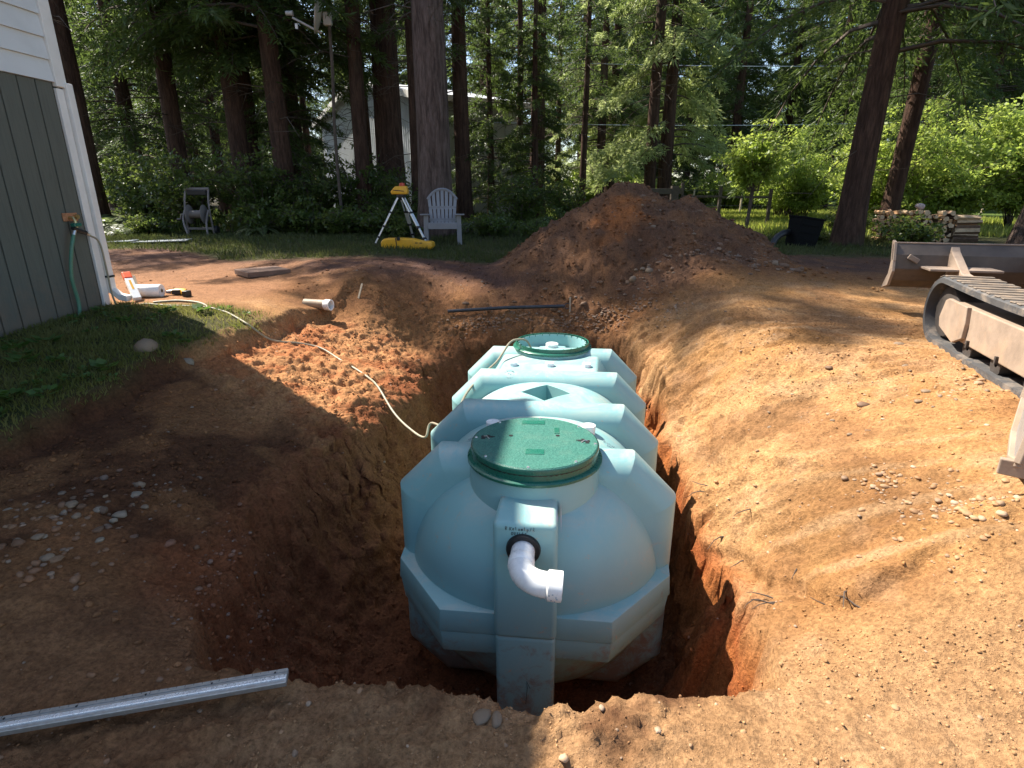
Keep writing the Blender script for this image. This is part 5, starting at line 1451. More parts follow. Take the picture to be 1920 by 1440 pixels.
def trunk_mesh(seed, H, r, mat, lean=0.0, flare=1.25):
    g = np.random.default_rng(seed)
    nz, na = 26, 18
    vs = []; 
    for i in range(nz + 1):
        t = (i / nz) ** 1.25; z = H * t - 0.25
        rr = r * (1 - 0.80 * t) * (1 + (flare - 1) * math.exp(-max(z, 0) / 0.35))
        cx = lean * z + 0.02 * math.sin(z * 0.7 + seed); cy = 0.02 * math.cos(z * 0.6 + seed)
        for k in range(na):
            a = 2 * PI * k / na
            rk = rr * (1 + 0.05 * float(vnoise(np.array([math.cos(a) * 2.3 + seed]), np.array([math.sin(a) * 2.3]), np.array([z * 0.6]))[0]))
            vs.append((cx + rk * math.cos(a), cy + rk * math.sin(a), z))
    idx_ = np.arange((nz + 1) * na).reshape(nz + 1, na)
    f = np.stack([idx_[:-1], np.roll(idx_[:-1], -1, 1), np.roll(idx_[1:], -1, 1), idx_[1:]], -1).reshape(-1, 4)
    me = new_mesh('trunk', np.array(vs), f, smooth=True)
    me.materials.append(mat)
    return me

# crown types (shared between look-alike trees)
CROWN = {
    'high': conifer_crown(1, 6.5, 21, 3.1, 120, 140, dead=18, zdead=1.8),
    'mid': conifer_crown(2, 3.6, 18, 2.8, 130, 145, dead=16, zdead=1.2),
    'low': conifer_crown(3, 1.2, 13, 2.5, 150, 135, dead=8, zdead=0.6),
    'sprawl': conifer_crown(4, 3.0, 16, 4.2, 130, 165, droop=0.66, dead=8, zdead=1.5, lowr=0.95),
    'young': conifer_crown(5, 0.9, 9, 2.0, 110, 150, droop=0.45, dead=0, lowr=0.95),
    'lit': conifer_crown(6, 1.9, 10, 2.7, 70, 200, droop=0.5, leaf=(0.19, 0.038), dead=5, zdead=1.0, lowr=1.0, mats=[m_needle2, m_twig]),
    'thin': conifer_crown(7, 4.6, 13, 1.2, 70, 80, dead=26, zdead=1.0),
}
TRUNK = {}
def trunk(kind, H, r, lean):
    key = (kind, round(H), round(r, 2), round(lean, 2))
    if key not in TRUNK:
        TRUNK[key] = trunk_mesh(len(TRUNK) * 7 + 3, H, r, m_barkA if kind == 'A' else m_barkB, lean)
    return TRUNK[key]
def tree(x, y, r, H, crown, label, group=None, bark='B', lean=0.0, scale=1.0, name='conifer_tree', rot=None, zoff=0.0):
    z = gz(x, y)
    t = thing(name, label, 'tree', (x, y, z), rot if rot is not None else rnd.uniform(0, 6.28) if lean == 0 else 0.0, group)
    link('trunk', trunk(bark, H, r, lean), None, t)
    if crown:
        c_ = link('crown', CROWN[crown], None, t, (0, 0, zoff))
        c_.scale = (scale, scale, scale * rnd.uniform(0.92, 1.08))
    return t
# X, Y from where each trunk stands
tree(-1.62, 12.6, 0.365, 22, 'high', 'thick straight grey trunk right behind the garden chair', bark='A', name='conifer_tree')
tree(-10.35, 14.8, 0.34, 20, 'high', 'reddish brown trunk at the house corner behind the bright ferns', scale=1.1)
tree(-7.4, 17.5, 0.31, 21, 'mid', 'reddish leaning trunk left of the satellite dish pole', lean=-0.02, scale=1.15)
tree(-6.5, 18.5, 0.30, 19, 'mid', 'dark trunk behind the satellite dish feed arm', scale=1.15)
tree(-3.35, 17.0, 0.42, 21, 'high', 'dark mossy trunk left of the thick grey trunk')
tree(-1.50, 18.6, 0.26, 19, 'thin', 'dark trunk right of the thick grey trunk')
tree(0.25, 20.5, 0.13, 14, 'thin', 'very thin dark trunk with short bare twigs behind the lawn')
tree(0.95, 22.6, 0.30, 20, 'thin', 'dark trunk with low boughs left of the spoil heap')
tree(4.35, 19.2, 0.20, 17, 'thin', 'dark slim trunk just behind the spoil heap top')
tree(5.0, 19.9, 0.24, 15, 'lit', 'sunlit reddish trunk with pale green boughs behind the pile', rot=0.6)
tree(6.2, 10.9, 0.24, 21, 'sprawl', 'large dark leaning trunk with spreading dark boughs beside the bin', lean=0.030)
tree(8.35, 13.2, 0.19, 18, 'high', 'slimmer dark trunk behind the large leaning one', lean=0.035)
tree(9.5, 10.4, 0.46, 22, 'high', 'massive trunk at the right edge above the excavator blade', lean=0.05, bark='A')
for i, (x_, y_, r_, c_) in enumerate(((-5.15, 20.5, 0.15, 'thin'), (-4.75, 20.2, 0.16, 'thin'), (-9.3, 21.5, 0.13, 'thin'), (-11.5, 24, 0.20, 'mid'), (-8.6, 26.0, 0.16, 'thin'), (2.75, 23.5, 0.14, 'thin'), (2.1, 28.0, 0.15, 'thin'))):
    tree(x_, y_, r_, 14, c_, ['slender trunk in front of the barn wall, left of its pair', 'slender trunk in front of the barn wall, right of its pair', 'thin dark trunk among the shrubs behind the hose reel', 'dark trunk deep in the wood left of the reddish trunk', 'thin trunk deep in the wood beyond the hose reel', 'thin trunk in the gap right of the barn', 'thin trunk at the far edge of the meadow'][i])
tree(3.9, 27.0, 0.22, 16, 'lit', 'pale lit trunk of the pair beyond the spoil heap top', rot=1.0)
tree(4.6, 28.5, 0.24, 17, 'mid', 'darker trunk of the pair beyond the spoil heap top')
far_g = 'tall trees of the far wood'
fr_ = random.Random(77)
spots = []
for row, (yy, n_, x0, x1) in enumerate(((33, 13, -26, 34), (41, 16, -34, 44), (51, 17, -44, 56), (64, 17, -60, 72), (82, 20, -76, 92))):
    for k in range(n_):
        x_ = x0 + (x1 - x0) * (k + 0.5) / n_ + fr_.uniform(-1.2, 1.2)
        if yy == 33 and -14.5 < x_ < -3.0: continue
        spots.append((x_, yy + fr_.uniform(-2.5, 2.5), row))
def far_label(x_):
    if x_ < -13: return 'tall dark conifer deep in the wood behind the house corner', 'far conifers behind the house corner'
    if x_ < -2: return 'tall dark conifer rising beyond the metal barn', 'far conifers beyond the barn'
    if x_ < 8: return 'tall conifer at the far end of the meadow beyond the pile', 'far conifers beyond the spoil heap'
    if x_ < 20: return 'tall conifer far behind the leaning trunk and bright shrubs', 'far conifers behind the bright shrubs'
    return 'tall conifer at the far right end of the wood', 'far conifers at the right'
for (x_, y_, row) in spots:
    tree(x_, y_, fr_.uniform(0.2, 0.34), 20, fr_.choice(['low', 'mid', 'low', 'sprawl'] if row < 2 else ['low', 'low', 'mid']), *far_label(x_), scale=fr_.uniform(0.75, 1.0) * (1 + 0.14 * row) * (1.35 if x_ > 5 else 1.0) * (1.3 if row > 0 else 1.0))
# trees hemming the yard on the left that throw the shade over the far half of the yard
shade_g = 'tall conifers of the near wood'
near = [(-5.6, 15.0, 'mid', 1.2, 'conifer with drooping boughs between the dish pole and the dark mossy trunk'),
        (-9.0, 16.6, 'mid', 1.25, 'conifer with hanging boughs left of the reddish leaning trunk'),
        (-12.6, 20.5, 'low', 1.1, 'bushy conifer beside the house corner trunk'),
        (-13.5, 26.0, 'sprawl', 1.0, 'broad conifer deep in the wood past the house corner'),
        (-7.0, 15.8, 'mid', 1.25, 'tall conifer between the dish pole and the reddish trunk'),
        (-3.65, 15.0, 'high', 1.05, 'slim dark trunk just left of the dark mossy trunk'),
        (-0.7, 19.8, 'young', 0.75, 'young dark conifer in front of the barn, right of the thick trunk'),
        (0.7, 18.9, 'young', 0.62, 'small dark conifer at the meadow edge beside the barn'),
        (-6.25, 17.3, 'young', 0.8, 'young conifer hiding the left end of the barn roof'),
        (-2.4, 15.2, 'thin', 0.9, 'thin conifer with bare twigs just left of the thick grey trunk'),
        (15.8, 25.0, 'sprawl', 0.9, 'broad conifer rising behind the bright shrubs at the right')]
for (x_, y_, c_, s_, lb_) in near:
    tree(x_, y_, (0.19 if c_ == 'high' else 0.24) if c_ not in ('young', 'thin') else 0.13, 19 * s_ if c_ != 'young' else 9, c_, lb_, shade_g, scale=s_)

# ------------------------------------------------------------------ broad-leaved shrubs
def shrub_mesh(seed, h, w, nst, nleaf, leaf, mat, base=0.05, flat=0.35, tier=False, trunkr=0.016):
    g = np.random.default_rng(seed)
    S0 = []; S1 = []; R0 = []; R1 = []; B = []; Dv = []; N = []
    tips = []
    for i in range(nst):
        az = g.uniform(0, 2 * PI); sp_ = w * math.sqrt(g.random()); hh = h * g.uniform(0.55, 1.0) * (1 - 0.35 * (sp_ / w) ** 2)
        p0 = np.array([0.12 * w * math.cos(az), 0.12 * w * math.sin(az), 0.0]); p3 = np.array([sp_ * math.cos(az), sp_ * math.sin(az), hh])
        p1 = p0 + np.array([0, 0, hh * 0.55]) + 0.1 * w * g.standard_normal(3) * np.array([1, 1, 0])
        tt = np.linspace(0, 1, 6)[:, None]
        pts = (1 - tt) ** 2 * p0 + 2 * tt * (1 - tt) * p1 + tt ** 2 * p3
        S0.append(pts[:-1]); S1.append(pts[1:]); R0.append(np.linspace(trunkr, 0.006, 5)); R1.append(np.linspace(trunkr * 0.8, 0.004, 5))
        # side twigs carrying the leaves
        for k in range(7):
            t = g.uniform(0.25 if base < 0.3 else base, 1.0)
            q = (1 - t) ** 2 * p0 + 2 * t * (1 - t) * p1 + t ** 2 * p3
            d = g.standard_normal(3) * np.array([1, 1, flat]); d /= np.linalg.norm(d)
            L = w * g.uniform(0.18, 0.42)
            e_ = q + d * L
            S0.append(q[None]); S1.append(e_[None]); R0.append(np.array([0.005])); R1.append(np.array([0.002]))
            m = max(4, int(nleaf / (nst * 7)))
            u = g.random(m) ** 0.7
            pp = q + (e_ - q) * u[:, None] + 0.055 * w * g.standard_normal((m, 3)) * np.array([1, 1, 0.6])
            B.append(pp); dd = d[None] + 0.9 * g.standard_normal((m, 3)); dd[:, 2] -= 0.2
            Dv.append(dd); N.append(np.array([0, 0, 1.0])[None] + 0.6 * g.standard_normal((m, 3)))
    B = np.concatenate(B); m = len(B)
    B[:, 2] = np.maximum(B[:, 2], 0.03)
    kv, kf = kites(B, np.concatenate(Dv), np.concatenate(N), leaf[0] * g.uniform(0.6, 1.3, m), leaf[1] * g.uniform(0.7, 1.25, m))
    tv, tf = tubes3(np.concatenate(S0), np.concatenate(S1), np.concatenate(R0), np.concatenate(R1))
    return combo('foliage', [(kv, kf, 0), (tv, tf, 1)], [mat, m_twig])
SH = {
    'dark': [shrub_mesh(31 + i, 1.9, 1.1, 26, 5200, (0.085, 0.052), m_leafd) for i in range(3)],
    'low': [shrub_mesh(41 + i, 0.7, 0.8, 20, 2600, (0.085, 0.060), m_leafd) for i in range(3)],
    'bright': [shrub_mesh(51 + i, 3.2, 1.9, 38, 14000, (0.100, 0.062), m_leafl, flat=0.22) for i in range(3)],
    'far': [shrub_mesh(61 + i, 2.6, 2.0, 24, 4200, (0.17, 0.11), m_leafl if i else m_leafd, flat=0.3) for i in range(3)],
}
def shrub(kind, k, x, y, s, label, group=None, sz=1.0):
    me = SH[kind][k % 3]
    o = thing('shrub', label, 'shrub', (x, y, gz(x, y) - 0.02), rnd.uniform(0, 6.28), group)
    c_ = link('foliage', me, None, o); c_.scale = (s, s, s * sz)
    return o
shrub('dark', 0, -7.6, 14.0, 1.15, 'leafy green shrub directly behind the hose reel')
shrub('dark', 1, -8.9, 14.8, 1.1, 'leafy shrub catching sun left of the hose reel')
shrub('dark', 2, -6.0, 14.2, 1.15, 'dark leafy shrub right of the hose reel')
shrub('dark', 0, -5.0, 15.0, 1.05, 'dark shrub under the satellite dish pole')
shrub('dark', 1, -10.2, 16.6, 1.25, 'tall shrub at the foot of the house corner trunk')
shrub('dark', 2, -4.0, 15.6, 1.2, 'dark shrub in front of the barn wall')
shrub('dark', 0, -2.9, 14.6, 0.8, 'dark shrub left of the thick grey trunk')
shrub('dark', 1, 0.2, 15.6, 0.9, 'shrub in the shade right of the garden chair')
shrub('dark', 2, 1.6, 17.0, 0.8, 'shrub at the meadow edge left of the dirt pile')
shrub('dark', 0, 6.6, 11.6, 0.45, 'small dark shrub at the foot of the large leaning trunk')
lowl = ['low leafy plant below the hose reel on its left', 'low leafy plant in front of the dark shrub by the reel', 'low plant in front of the dish pole', 'low plant left of the tripod', 'low plant behind the yellow carry case', 'low plant between tripod and thick trunk', 'low leafy plant right of the garden chair', 'low plant on the grass edge right of the chair', 'low plant left of the spoil heap', 'low plant at the far left by the metal sheets', 'low dark plants in front of the firewood stack', 'low dark plants between bin and large trunk']
for i, (x_, y_, s_) in enumerate(((-7.9, 12.9, 0.8), (-5.6, 13.2, 1.0), (-4.6, 13.0, 1.05), (-3.6, 12.8, 1.0), (-2.7, 12.7, 0.9), (-2.2, 12.0, 0.55), (-0.4, 12.4, 0.8), (0.5, 12.1, 0.6), (1.1, 12.9, 0.75), (-9.2, 12.3, 0.9), (7.3, 10.9, 0.8), (5.75, 11.3, 0.45))):
    shrub('low', i, x_, y_, s_, lowl[i])
bl_ = ['bright green shrub right of the large leaning trunk', 'tall bright shrub behind the firewood stack', 'bright shrub at the right edge above the blade', 'bright shrub between the sapling and the leaning trunk', 'bright shrub farther back behind the sapling', 'tall sunlit shrub at the far right', 'sunlit shrub at the meadow end left of the sapling']
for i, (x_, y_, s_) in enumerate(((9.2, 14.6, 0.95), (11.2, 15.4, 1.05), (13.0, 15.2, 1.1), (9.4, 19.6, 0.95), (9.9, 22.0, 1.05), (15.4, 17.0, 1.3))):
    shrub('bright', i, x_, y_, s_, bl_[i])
ff = random.Random(9)
k = 0
for (y_, x0, x1, n_) in ((31.5, 3.0, 24, 9), (38, -26, 30, 13), (47, -34, 42, 13)):
    for j in range(n_):
        x_ = x0 + (x1 - x0) * (j + 0.5) / n_ + ff.uniform(-.8, .8)
        if y_ < 40 and -14 < x_ < 2.2: continue
        k += 1
        shrub('far', k, x_, y_ + ff.uniform(-1.5, 1.5), ff.uniform(0.8, 1.2), 'undergrowth bush at the foot of the far wood', 'bushes under the far wood', ff.uniform(0.8, 1.3))
# sapling on the meadow
sp_t = thing('sapling_tree', 'small round sapling with bright leaves on the sunlit meadow', 'tree', (5.45, 13.8, gz(5.45, 13.8)))
tv = MB().tube(spline([(0, 0, -0.05), (0.03, 0, 0.5), (0.06, 0.02, 1.0), (0.07, 0.0, 1.15)], 4), [0.045] * 12 + [0.035], 8)
for (dx, dy, dz) in ((-0.35, 0.1, 0.75), (-0.15, -0.2, 0.9), (0.1, 0.2, 1.0), (0.35, -0.1, 0.8), (0.2, -0.25, 0.7), (-0.05, 0.05, 1.1), (-0.5, -0.1, 0.6), (0.55, 0.1, 0.6)):
    tv.tube([(0.065, 0, 1.0), (0.065 + dx * 0.45, dy * 0.5, 1.0 + dz * 0.55), (0.065 + dx, dy, 1.0 + dz)], [0.024, 0.016, 0.006], 6)
tv.build('trunk', m_twig, sp_t, smooth=True)
cm = shrub_mesh(71, 1.55, 0.95, 30, 4600, (0.10, 0.06), m_leafl, flat=0.25, trunkr=0.008)
link('crown', cm, None, sp_t, (0.06, 0, 0.92))

# ------------------------------------------------------------------ ferns
def fern_mesh(seed, nfr, L0):
    g = np.random.default_rng(seed)
    B = []; Dv = []; N = []; LL = []; WW_ = []; S0 = []; S1 = []; R0 = []; R1 = []
    for i in range(nfr):
        az = 2 * PI * i / nfr + g.uniform(-.2, .2); L = L0 * g.uniform(0.7, 1.1); up = g.uniform(0.7, 1.25)
        di = np.array([math.cos(az), math.sin(az), 0]); sd = np.array([-di[1], di[0], 0])
        n_ = 26
        s = np.linspace(0.0, 1, n_)
        c = di[None] * (L * s * 0.92)[:, None] + np.array([0, 0, 1.0])[None] * (L * (up * s - (up * 0.95) * s * s))[:, None]
        S0.append(c[:-1]); S1.append(c[1:]); R0.append(np.full(n_ - 1, 0.004)); R1.append(np.full(n_ - 1, 0.003))
        tan_ = np.gradient(c, axis=0); tan_ /= np.linalg.norm(tan_, axis=1, keepdims=True)
        for sg in (-1, 1):
            k = slice(3, n_)
            B.append(c[k]); d = sd[None] * sg + 0.35 * tan_[k] + np.array([0, 0, -0.15])[None] + 0.08 * g.standard_normal((n_ - 3, 3))
            Dv.append(d); nn = np.cross(tan_[k], sd[None]); N.append(nn + 0.1 * g.standard_normal(nn.shape))
            prof = np.sin(PI * np.clip(s[k] * 0.82 + 0.16, 0, 1)) ** 0.8
            LL.append(0.20 * L * prof + 0.01); WW_.append(np.full(n_ - 3, 0.036 * L) + 0.004)
    kv, kf = kites(np.concatenate(B), np.concatenate(Dv), np.concatenate(N), np.concatenate(LL), np.concatenate(WW_))
    tv, tf = tubes3(np.concatenate(S0), np.concatenate(S1), np.concatenate(R0), np.concatenate(R1))
    return combo('fronds', [(kv, kf, 0), (tv, tf, 1)], [m_fern, m_twig])
FM = [fern_mesh(81 + i, 16, 0.95) for i in range(3)]
ferns = [(-9.4, 13.7, 1.25), (-10.1, 14.4, 1.35), (-8.7, 13.4, 1.05), (-10.8, 15.2, 1.3), (-9.2, 15.4, 1.2), (-3.1, 13.5, 1.2), (-2.5, 13.9, 1.3), (-3.9, 14.0, 1.15), (-2.2, 13.2, 1.0), (-4.6, 14.3, 1.2), (-5.5, 12.9, 0.75), (-8.4, 12.6, 0.7), (-0.7, 13.2, 0.9), (0.9, 14.2, 0.9), (2.1, 14.6, 0.8)]
fl_ = ['sunlit fern next to the house corner', 'sunlit fern behind the one at the house corner', 'fern on the sunny side of the shrubs', 'fern at the foot of the house corner trunk', 'fern behind the sunlit ones near the house', 'big dark fern left of the tripod top', 'big dark fern left of the thick grey trunk', 'dark fern in front of the barn wall', 'dark fern behind the laser level', 'dark fern under the dish pole', 'bluish fern right of the hose reel', 'fern left of the hose reel', 'fern right of the thick grey trunk', 'fern in the shade right of the chair', 'fern at the grass edge left of the dirt pile']
for i, (x_, y_, s_) in enumerate(ferns):
    o = thing('fern', fl_[i], 'fern', (x_, y_, gz(x_, y_)), rnd.uniform(0, 6.28))
    c_ = link('fronds', FM[i % 3], None, o); c_.scale = (s_, s_, s_ * 1.1)

# ------------------------------------------------------------------ grass
def blades(pts, h, w, seed, mat, name, label, lean=0.5, z=None):
    g = np.random.default_rng(seed)
    x, y = pts[:, 0], pts[:, 1]
    if z is None: z = ground_z(x, y)
    m = len(x)
    az = g.uniform(0, 2 * PI, m)
    d = np.stack([np.cos(az) * lean * g.random(m), np.sin(az) * lean * g.random(m), np.ones(m)], 1)
    hh = h * g.uniform(0.4, 1.25, m)
    n_ = np.stack([np.cos(az + 1.3), np.sin(az + 1.3), np.zeros(m)], 1)
    kv, kf = kites(np.stack([x, y, z - 0.01], 1), d, n_, hh, w * g.uniform(0.7, 1.3, m))
    me = new_mesh(name, kv, kf); me.materials.append(mat)
    o = link(name, me, None)
    return tag(o, label, 'grass', None, 'stuff')
g = np.random.default_rng(5)
def region(n, x0, x1, y0, y1, keep):
    p = np.stack([g.uniform(x0, x1, n), g.uniform(y0, y1, n)], 1)
    return p[keep(p[:, 0], p[:, 1])]
def turf(x, y):
    return fbm(x, y, 0, 1.4, 3)
def in_lawn(x, y):
    b_, lw, s_, p_, l_, w_ = ground_parts(x, y)
    return (l_ > 0.02) & (y + 0.25 * turf(x, y) + 0.15 * (x + 3) < 5.75) & (g.random(len(x)) < 0.55 + 0.9 * turf(x, y)) & (x > -4.4)
p = region(42000, -4.4, -2.3, 1.9, 6.2, in_lawn)
blades(p, 0.055, 0.0075, 11, m_grass, 'lawn_grass', 'short green lawn grass beside the house wall', 0.9)
def in_back(x, y):
    b_, lw, s_, p_, l_, w_ = ground_parts(x, y)
    edge = 8.9 + 1.1 * sstep(0.2, 1.2, x) * (1 - sstep(3.2, 4.2, x)) + 0.35 * sstep(3.5, 5, x) + 1.3 * sstep(-4.0, -6.0, x) - 0.35 * turf(x, y)
    return (y > edge) & (p_ < 0.12) & (g.random(len(x)) < 0.7 + 0.6 * turf(x + 9, y))
p = region(70000, -9.5, 7.5, 8.4, 13.5, in_back)
m_grassd = leaf_mat('shaded_grass', (0.052, 0.074, 0.020), (0.095, 0.105, 0.036), 0.40, 0.5, 2.0)  # yard shade put into a darker copy of the grass colour
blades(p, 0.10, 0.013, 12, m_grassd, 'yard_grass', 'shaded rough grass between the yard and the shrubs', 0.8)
p = region(60000, 1.5, 16, 12.5, 30, lambda x, y: (x > 1.5 + 0.0 * y) & (g.random(len(x)) < 0.75 + 0.7 * turf(x * 0.5, y * 0.5)))
blades(p, 0.20, 0.030, 13, m_mead, 'meadow_grass', 'tall sunlit meadow grass beyond the dirt pile', 0.7)
p = region(26000, -14, 3, 13.0, 32, lambda x, y: g.random(len(x)) < 0.5 + turf(x * 0.6, y * 0.6))
blades(p, 0.28, 0.045, 14, m_leafd, 'forest_undergrowth', 'low green undergrowth on the forest floor', 1.2)
# broad weeds on the lawn by the wall
def weed_mesh(seed, n_, r_, leaf):
    gg = np.random.default_rng(seed)
    az = gg.uniform(0, 2 * PI, n_); rr = r_ * np.sqrt(gg.random(n_))
    base_ = np.stack([rr * np.cos(az) * 0.6, rr * np.sin(az) * 0.6, 0.02 + 0.05 * gg.random(n_)], 1)
    d = np.stack([np.cos(az), np.sin(az), gg.uniform(0.0, 0.7, n_)], 1)
    nn = np.array([0, 0, 1.0])[None] + 0.35 * gg.standard_normal((n_, 3))
    kv, kf = kites(base_, d, nn, leaf * gg.uniform(0.6, 1.3, n_), leaf * 0.75 * gg.uniform(0.7, 1.2, n_))
    me = new_mesh('leaves', kv, kf); me.materials.append(m_weed)
    return me
WM = [weed_mesh(91, 34, 0.14, 0.050), weed_mesh(92, 26, 0.11, 0.065), weed_mesh(93, 12, 0.10, 0.12)]
wr = random.Random(31)
nw = 0
while nw < 55:
    x_, y_ = wr.uniform(-4.2, -2.55), wr.uniform(2.2, 5.6)
    if not bool(in_lawn(np.array([x_]), np.array([y_]))[0]): continue
    if x_ < -4.2 + 0.1066 * (y_ - 5.92) + 0.12: continue
    o = link('weed', WM[wr.choice([0, 0, 1, 1, 1, 2])], None, None, (x_, y_, gz(x_, y_)), wr.uniform(0, 6.28))
    s_ = wr.uniform(0.4, 0.85); o.scale = (s_, s_, s_)
    tag(o, 'small broad leaved weed growing in the lawn by the house', 'weed', 'weeds in the lawn by the house')
    nw += 1
# ------------------------------------------------------------------ clods, pebbles, stones
def ico(sub):
    bm = bmesh.new(); bmesh.ops.create_icosphere(bm, subdivisions=sub, radius=1.0)
    v = np.array([p.co[:] for p in bm.verts]); bm.verts.index_update()
    f = np.array([[q.index for q in p.verts] for p in bm.faces]); bm.free()
    return v, f
ICO1 = ico(1); ICO2 = ico(2)
def soil_at(x, y):
    i = np.clip(np.searchsorted(gx, x), 0, len(gx) - 1); j = np.clip(np.searchsorted(gy, y), 0, len(gy) - 1)
    return SOILCOL[j, i]
def surf_at(x, y):
    """position and normal on the finished ground surface"""
    i = np.clip(np.searchsorted(gx, x), 1, len(gx) - 2); j = np.clip(np.searchsorted(gy, y), 1, len(gy) - 2)
    P = np.stack([VX[j, i], VY[j, i], VZ[j, i]], 1)
    N_ = np.stack([NX[j, i], NY[j, i], NZ[j, i]], 1)
    return P, N_, SP[j, i], LW[j, i], PH[j, i], WW[j, i], GMASK.reshape(nyg, nxg)[j, i]
def rocks(P, size, seed, base, squash=0.65, lump=0.35, rough=False):
    g = np.random.default_rng(seed)
    bv, bf = base; n = len(P); k = len(bv)
    fr1 = g.uniform(1.2, 2.4, (n, 1)); ph = g.uniform(0, 50, (n, 3))
    V = np.repeat(bv[None], n, 0)
    q = V * fr1[:, :, None] + ph[:, None, :]
    d = 1 + lump * vnoise(q[..., 0], q[..., 1], q[..., 2]) if not rough else g.uniform(0.45, 1.25, (n, k))
    V = V * d[..., None]
    sc = np.stack([g.uniform(0.8, 1.35, n), g.uniform(0.7, 1.1, n), squash * g.uniform(0.75, 1.2, n)], 1)
    V = V * sc[:, None, :]
    a = g.uniform(0, 2 * PI, n); c_, s_ = np.cos(a)[:, None], np.sin(a)[:, None]
    X_ = V[..., 0] * c_ - V[..., 1] * s_; Y_ = V[..., 0] * s_ + V[..., 1] * c_
    V = np.stack([X_, Y_, V[..., 2]], -1)
    if rough:
        b_ = g.uniform(-0.7, 0.7, n); c2, s2 = np.cos(b_)[:, None], np.sin(b_)[:, None]
        V = np.stack([V[..., 0] * c2 + V[..., 2] * s2, V[..., 1], -V[..., 0] * s2 + V[..., 2] * c2], -1)
    V = V * size[:, None, None] + P[:, None, :]
    F = (np.arange(n) * k)[:, None, None] + bf[None]
    return V.reshape(-1, 3), F.reshape(-1, 3), k
m_clod, nt, b = mat_new('soil_clods')
at = nt.nodes.new('ShaderNodeAttribute'); at.attribute_name = 'tint'
f1 = noise_node(nt, 140, 6, 0.7)
mm = nt.nodes.new('ShaderNodeMix'); mm.data_type = 'RGBA'; mm.blend_type = 'MULTIPLY'; mm.inputs[0].default_value = 1.0
nt.links.new(at.outputs['Color'], mm.inputs[6]); nt.links.new(mix_col(nt, ramp(nt, f1, 0.35, 0.65), (0.7, 0.68, 0.66), (1.15, 1.15, 1.15)), mm.inputs[7])
nt.links.new(mm.outputs[2], b.inputs['Base Color']); b.inputs['Roughness'].default_value = 0.95; b.inputs['Specular IOR Level'].default_value = 0.12
nt.links.new(bump(nt, f1, 0.5, 0.004), b.inputs['Normal'])
m_peb, nt, b = mat_new('river_stone')
at = nt.nodes.new('ShaderNodeAttribute'); at.attribute_name = 'tint'
f1 = noise_node(nt, 35, 6, 0.65)
mm = nt.nodes.new('ShaderNodeMix'); mm.data_type = 'RGBA'; mm.blend_type = 'MULTIPLY'; mm.inputs[0].default_value = 1.0
nt.links.new(at.outputs['Color'], mm.inputs[6]); nt.links.new(mix_col(nt, ramp(nt, f1, 0.35, 0.65), (0.75, 0.72, 0.68), (1.1, 1.1, 1.1)), mm.inputs[7])
nt.links.new(mm.outputs[2], b.inputs['Base Color']); b.inputs['Roughness'].default_value = 0.75

def stone_stuff(name, label, P, size, tint, seed, base, mat, squash, lump, rough, cat):
    v, f, k = rocks(P, size, seed, base, squash, lump, rough)
    me = new_mesh(name, v, f, smooth=not rough)
    ca = me.color_attributes.new('tint', 'FLOAT_COLOR', 'POINT')
    ca.data.foreach_set('color', np.c_[np.repeat(tint, k, 0), np.ones(len(v))].astype(np.float32).ravel())
    me.materials.append(mat)
    return tag(link(name, me, None), label, cat, None, 'stuff')
g = np.random.default_rng(101)
# crumbs of soil: denser and smaller near the viewer and on freshly dug faces
def scatter(n, x0, x1, y0, y1, wfun):
    x_ = g.uniform(x0, x1, n); y_ = g.uniform(y0, y1, n)
    P, N_, sp_, lw, ph_, w_, gm = surf_at(x_, y_)
    pr = wfun(x_, y_, P, N_, sp_, lw, ph_, w_, gm)
    k = g.random(n) < pr
    return P[k], N_[k], x_[k], y_[k]
cl = lambda x_, y_: sstep(-0.15, 0.45, fbm(x_, y_, 3.0, 1.7, 4))
sets = []
# foreground apron
P, N_, x_, y_ = scatter(20000, -2.3, 2.3, 0.95, 1.75, lambda x, y, P, N, sp, lw, ph, w, gm: (0.25 + 0.75 * cl(x, y)) * (sp < 0.02) * (1 - lw))
sets.append((P, N_, x_, y_, 0.0016 + 0.0050 * g.random(len(x_)) ** 5))
# west bank, lit slope and walls
P, N_, x_, y_ = scatter(26000, -2.8, -0.5, 1.6, 7.0, lambda x, y, P, N, sp, lw, ph, w, gm: (0.12 + 0.88 * cl(x, y)) * (1 - lw) * 0.75)
sets.append((P, N_, x_, y_, 0.0025 + 0.016 * g.random(len(x_)) ** 5))
# east bank
P, N_, x_, y_ = scatter(28000, 0.95, 3.6, 1.4, 6.6, lambda x, y, P, N, sp, lw, ph, w, gm: (0.04 + 0.96 * cl(x, y) ** 2.2) * 0.7)
sets.append((P, N_, x_, y_, 0.0018 + 0.009 * g.random(len(x_)) ** 5))
# floor and back wall
P, N_, x_, y_ = scatter(9000, -1.2, 1.6, 1.5, 6.8, lambda x, y, P, N, sp, lw, ph, w, gm: 0.7 * (sp > 0.05))
sets.append((P, N_, x_, y_, 0.003 + 0.014 * g.random(len(x_)) ** 3.2))
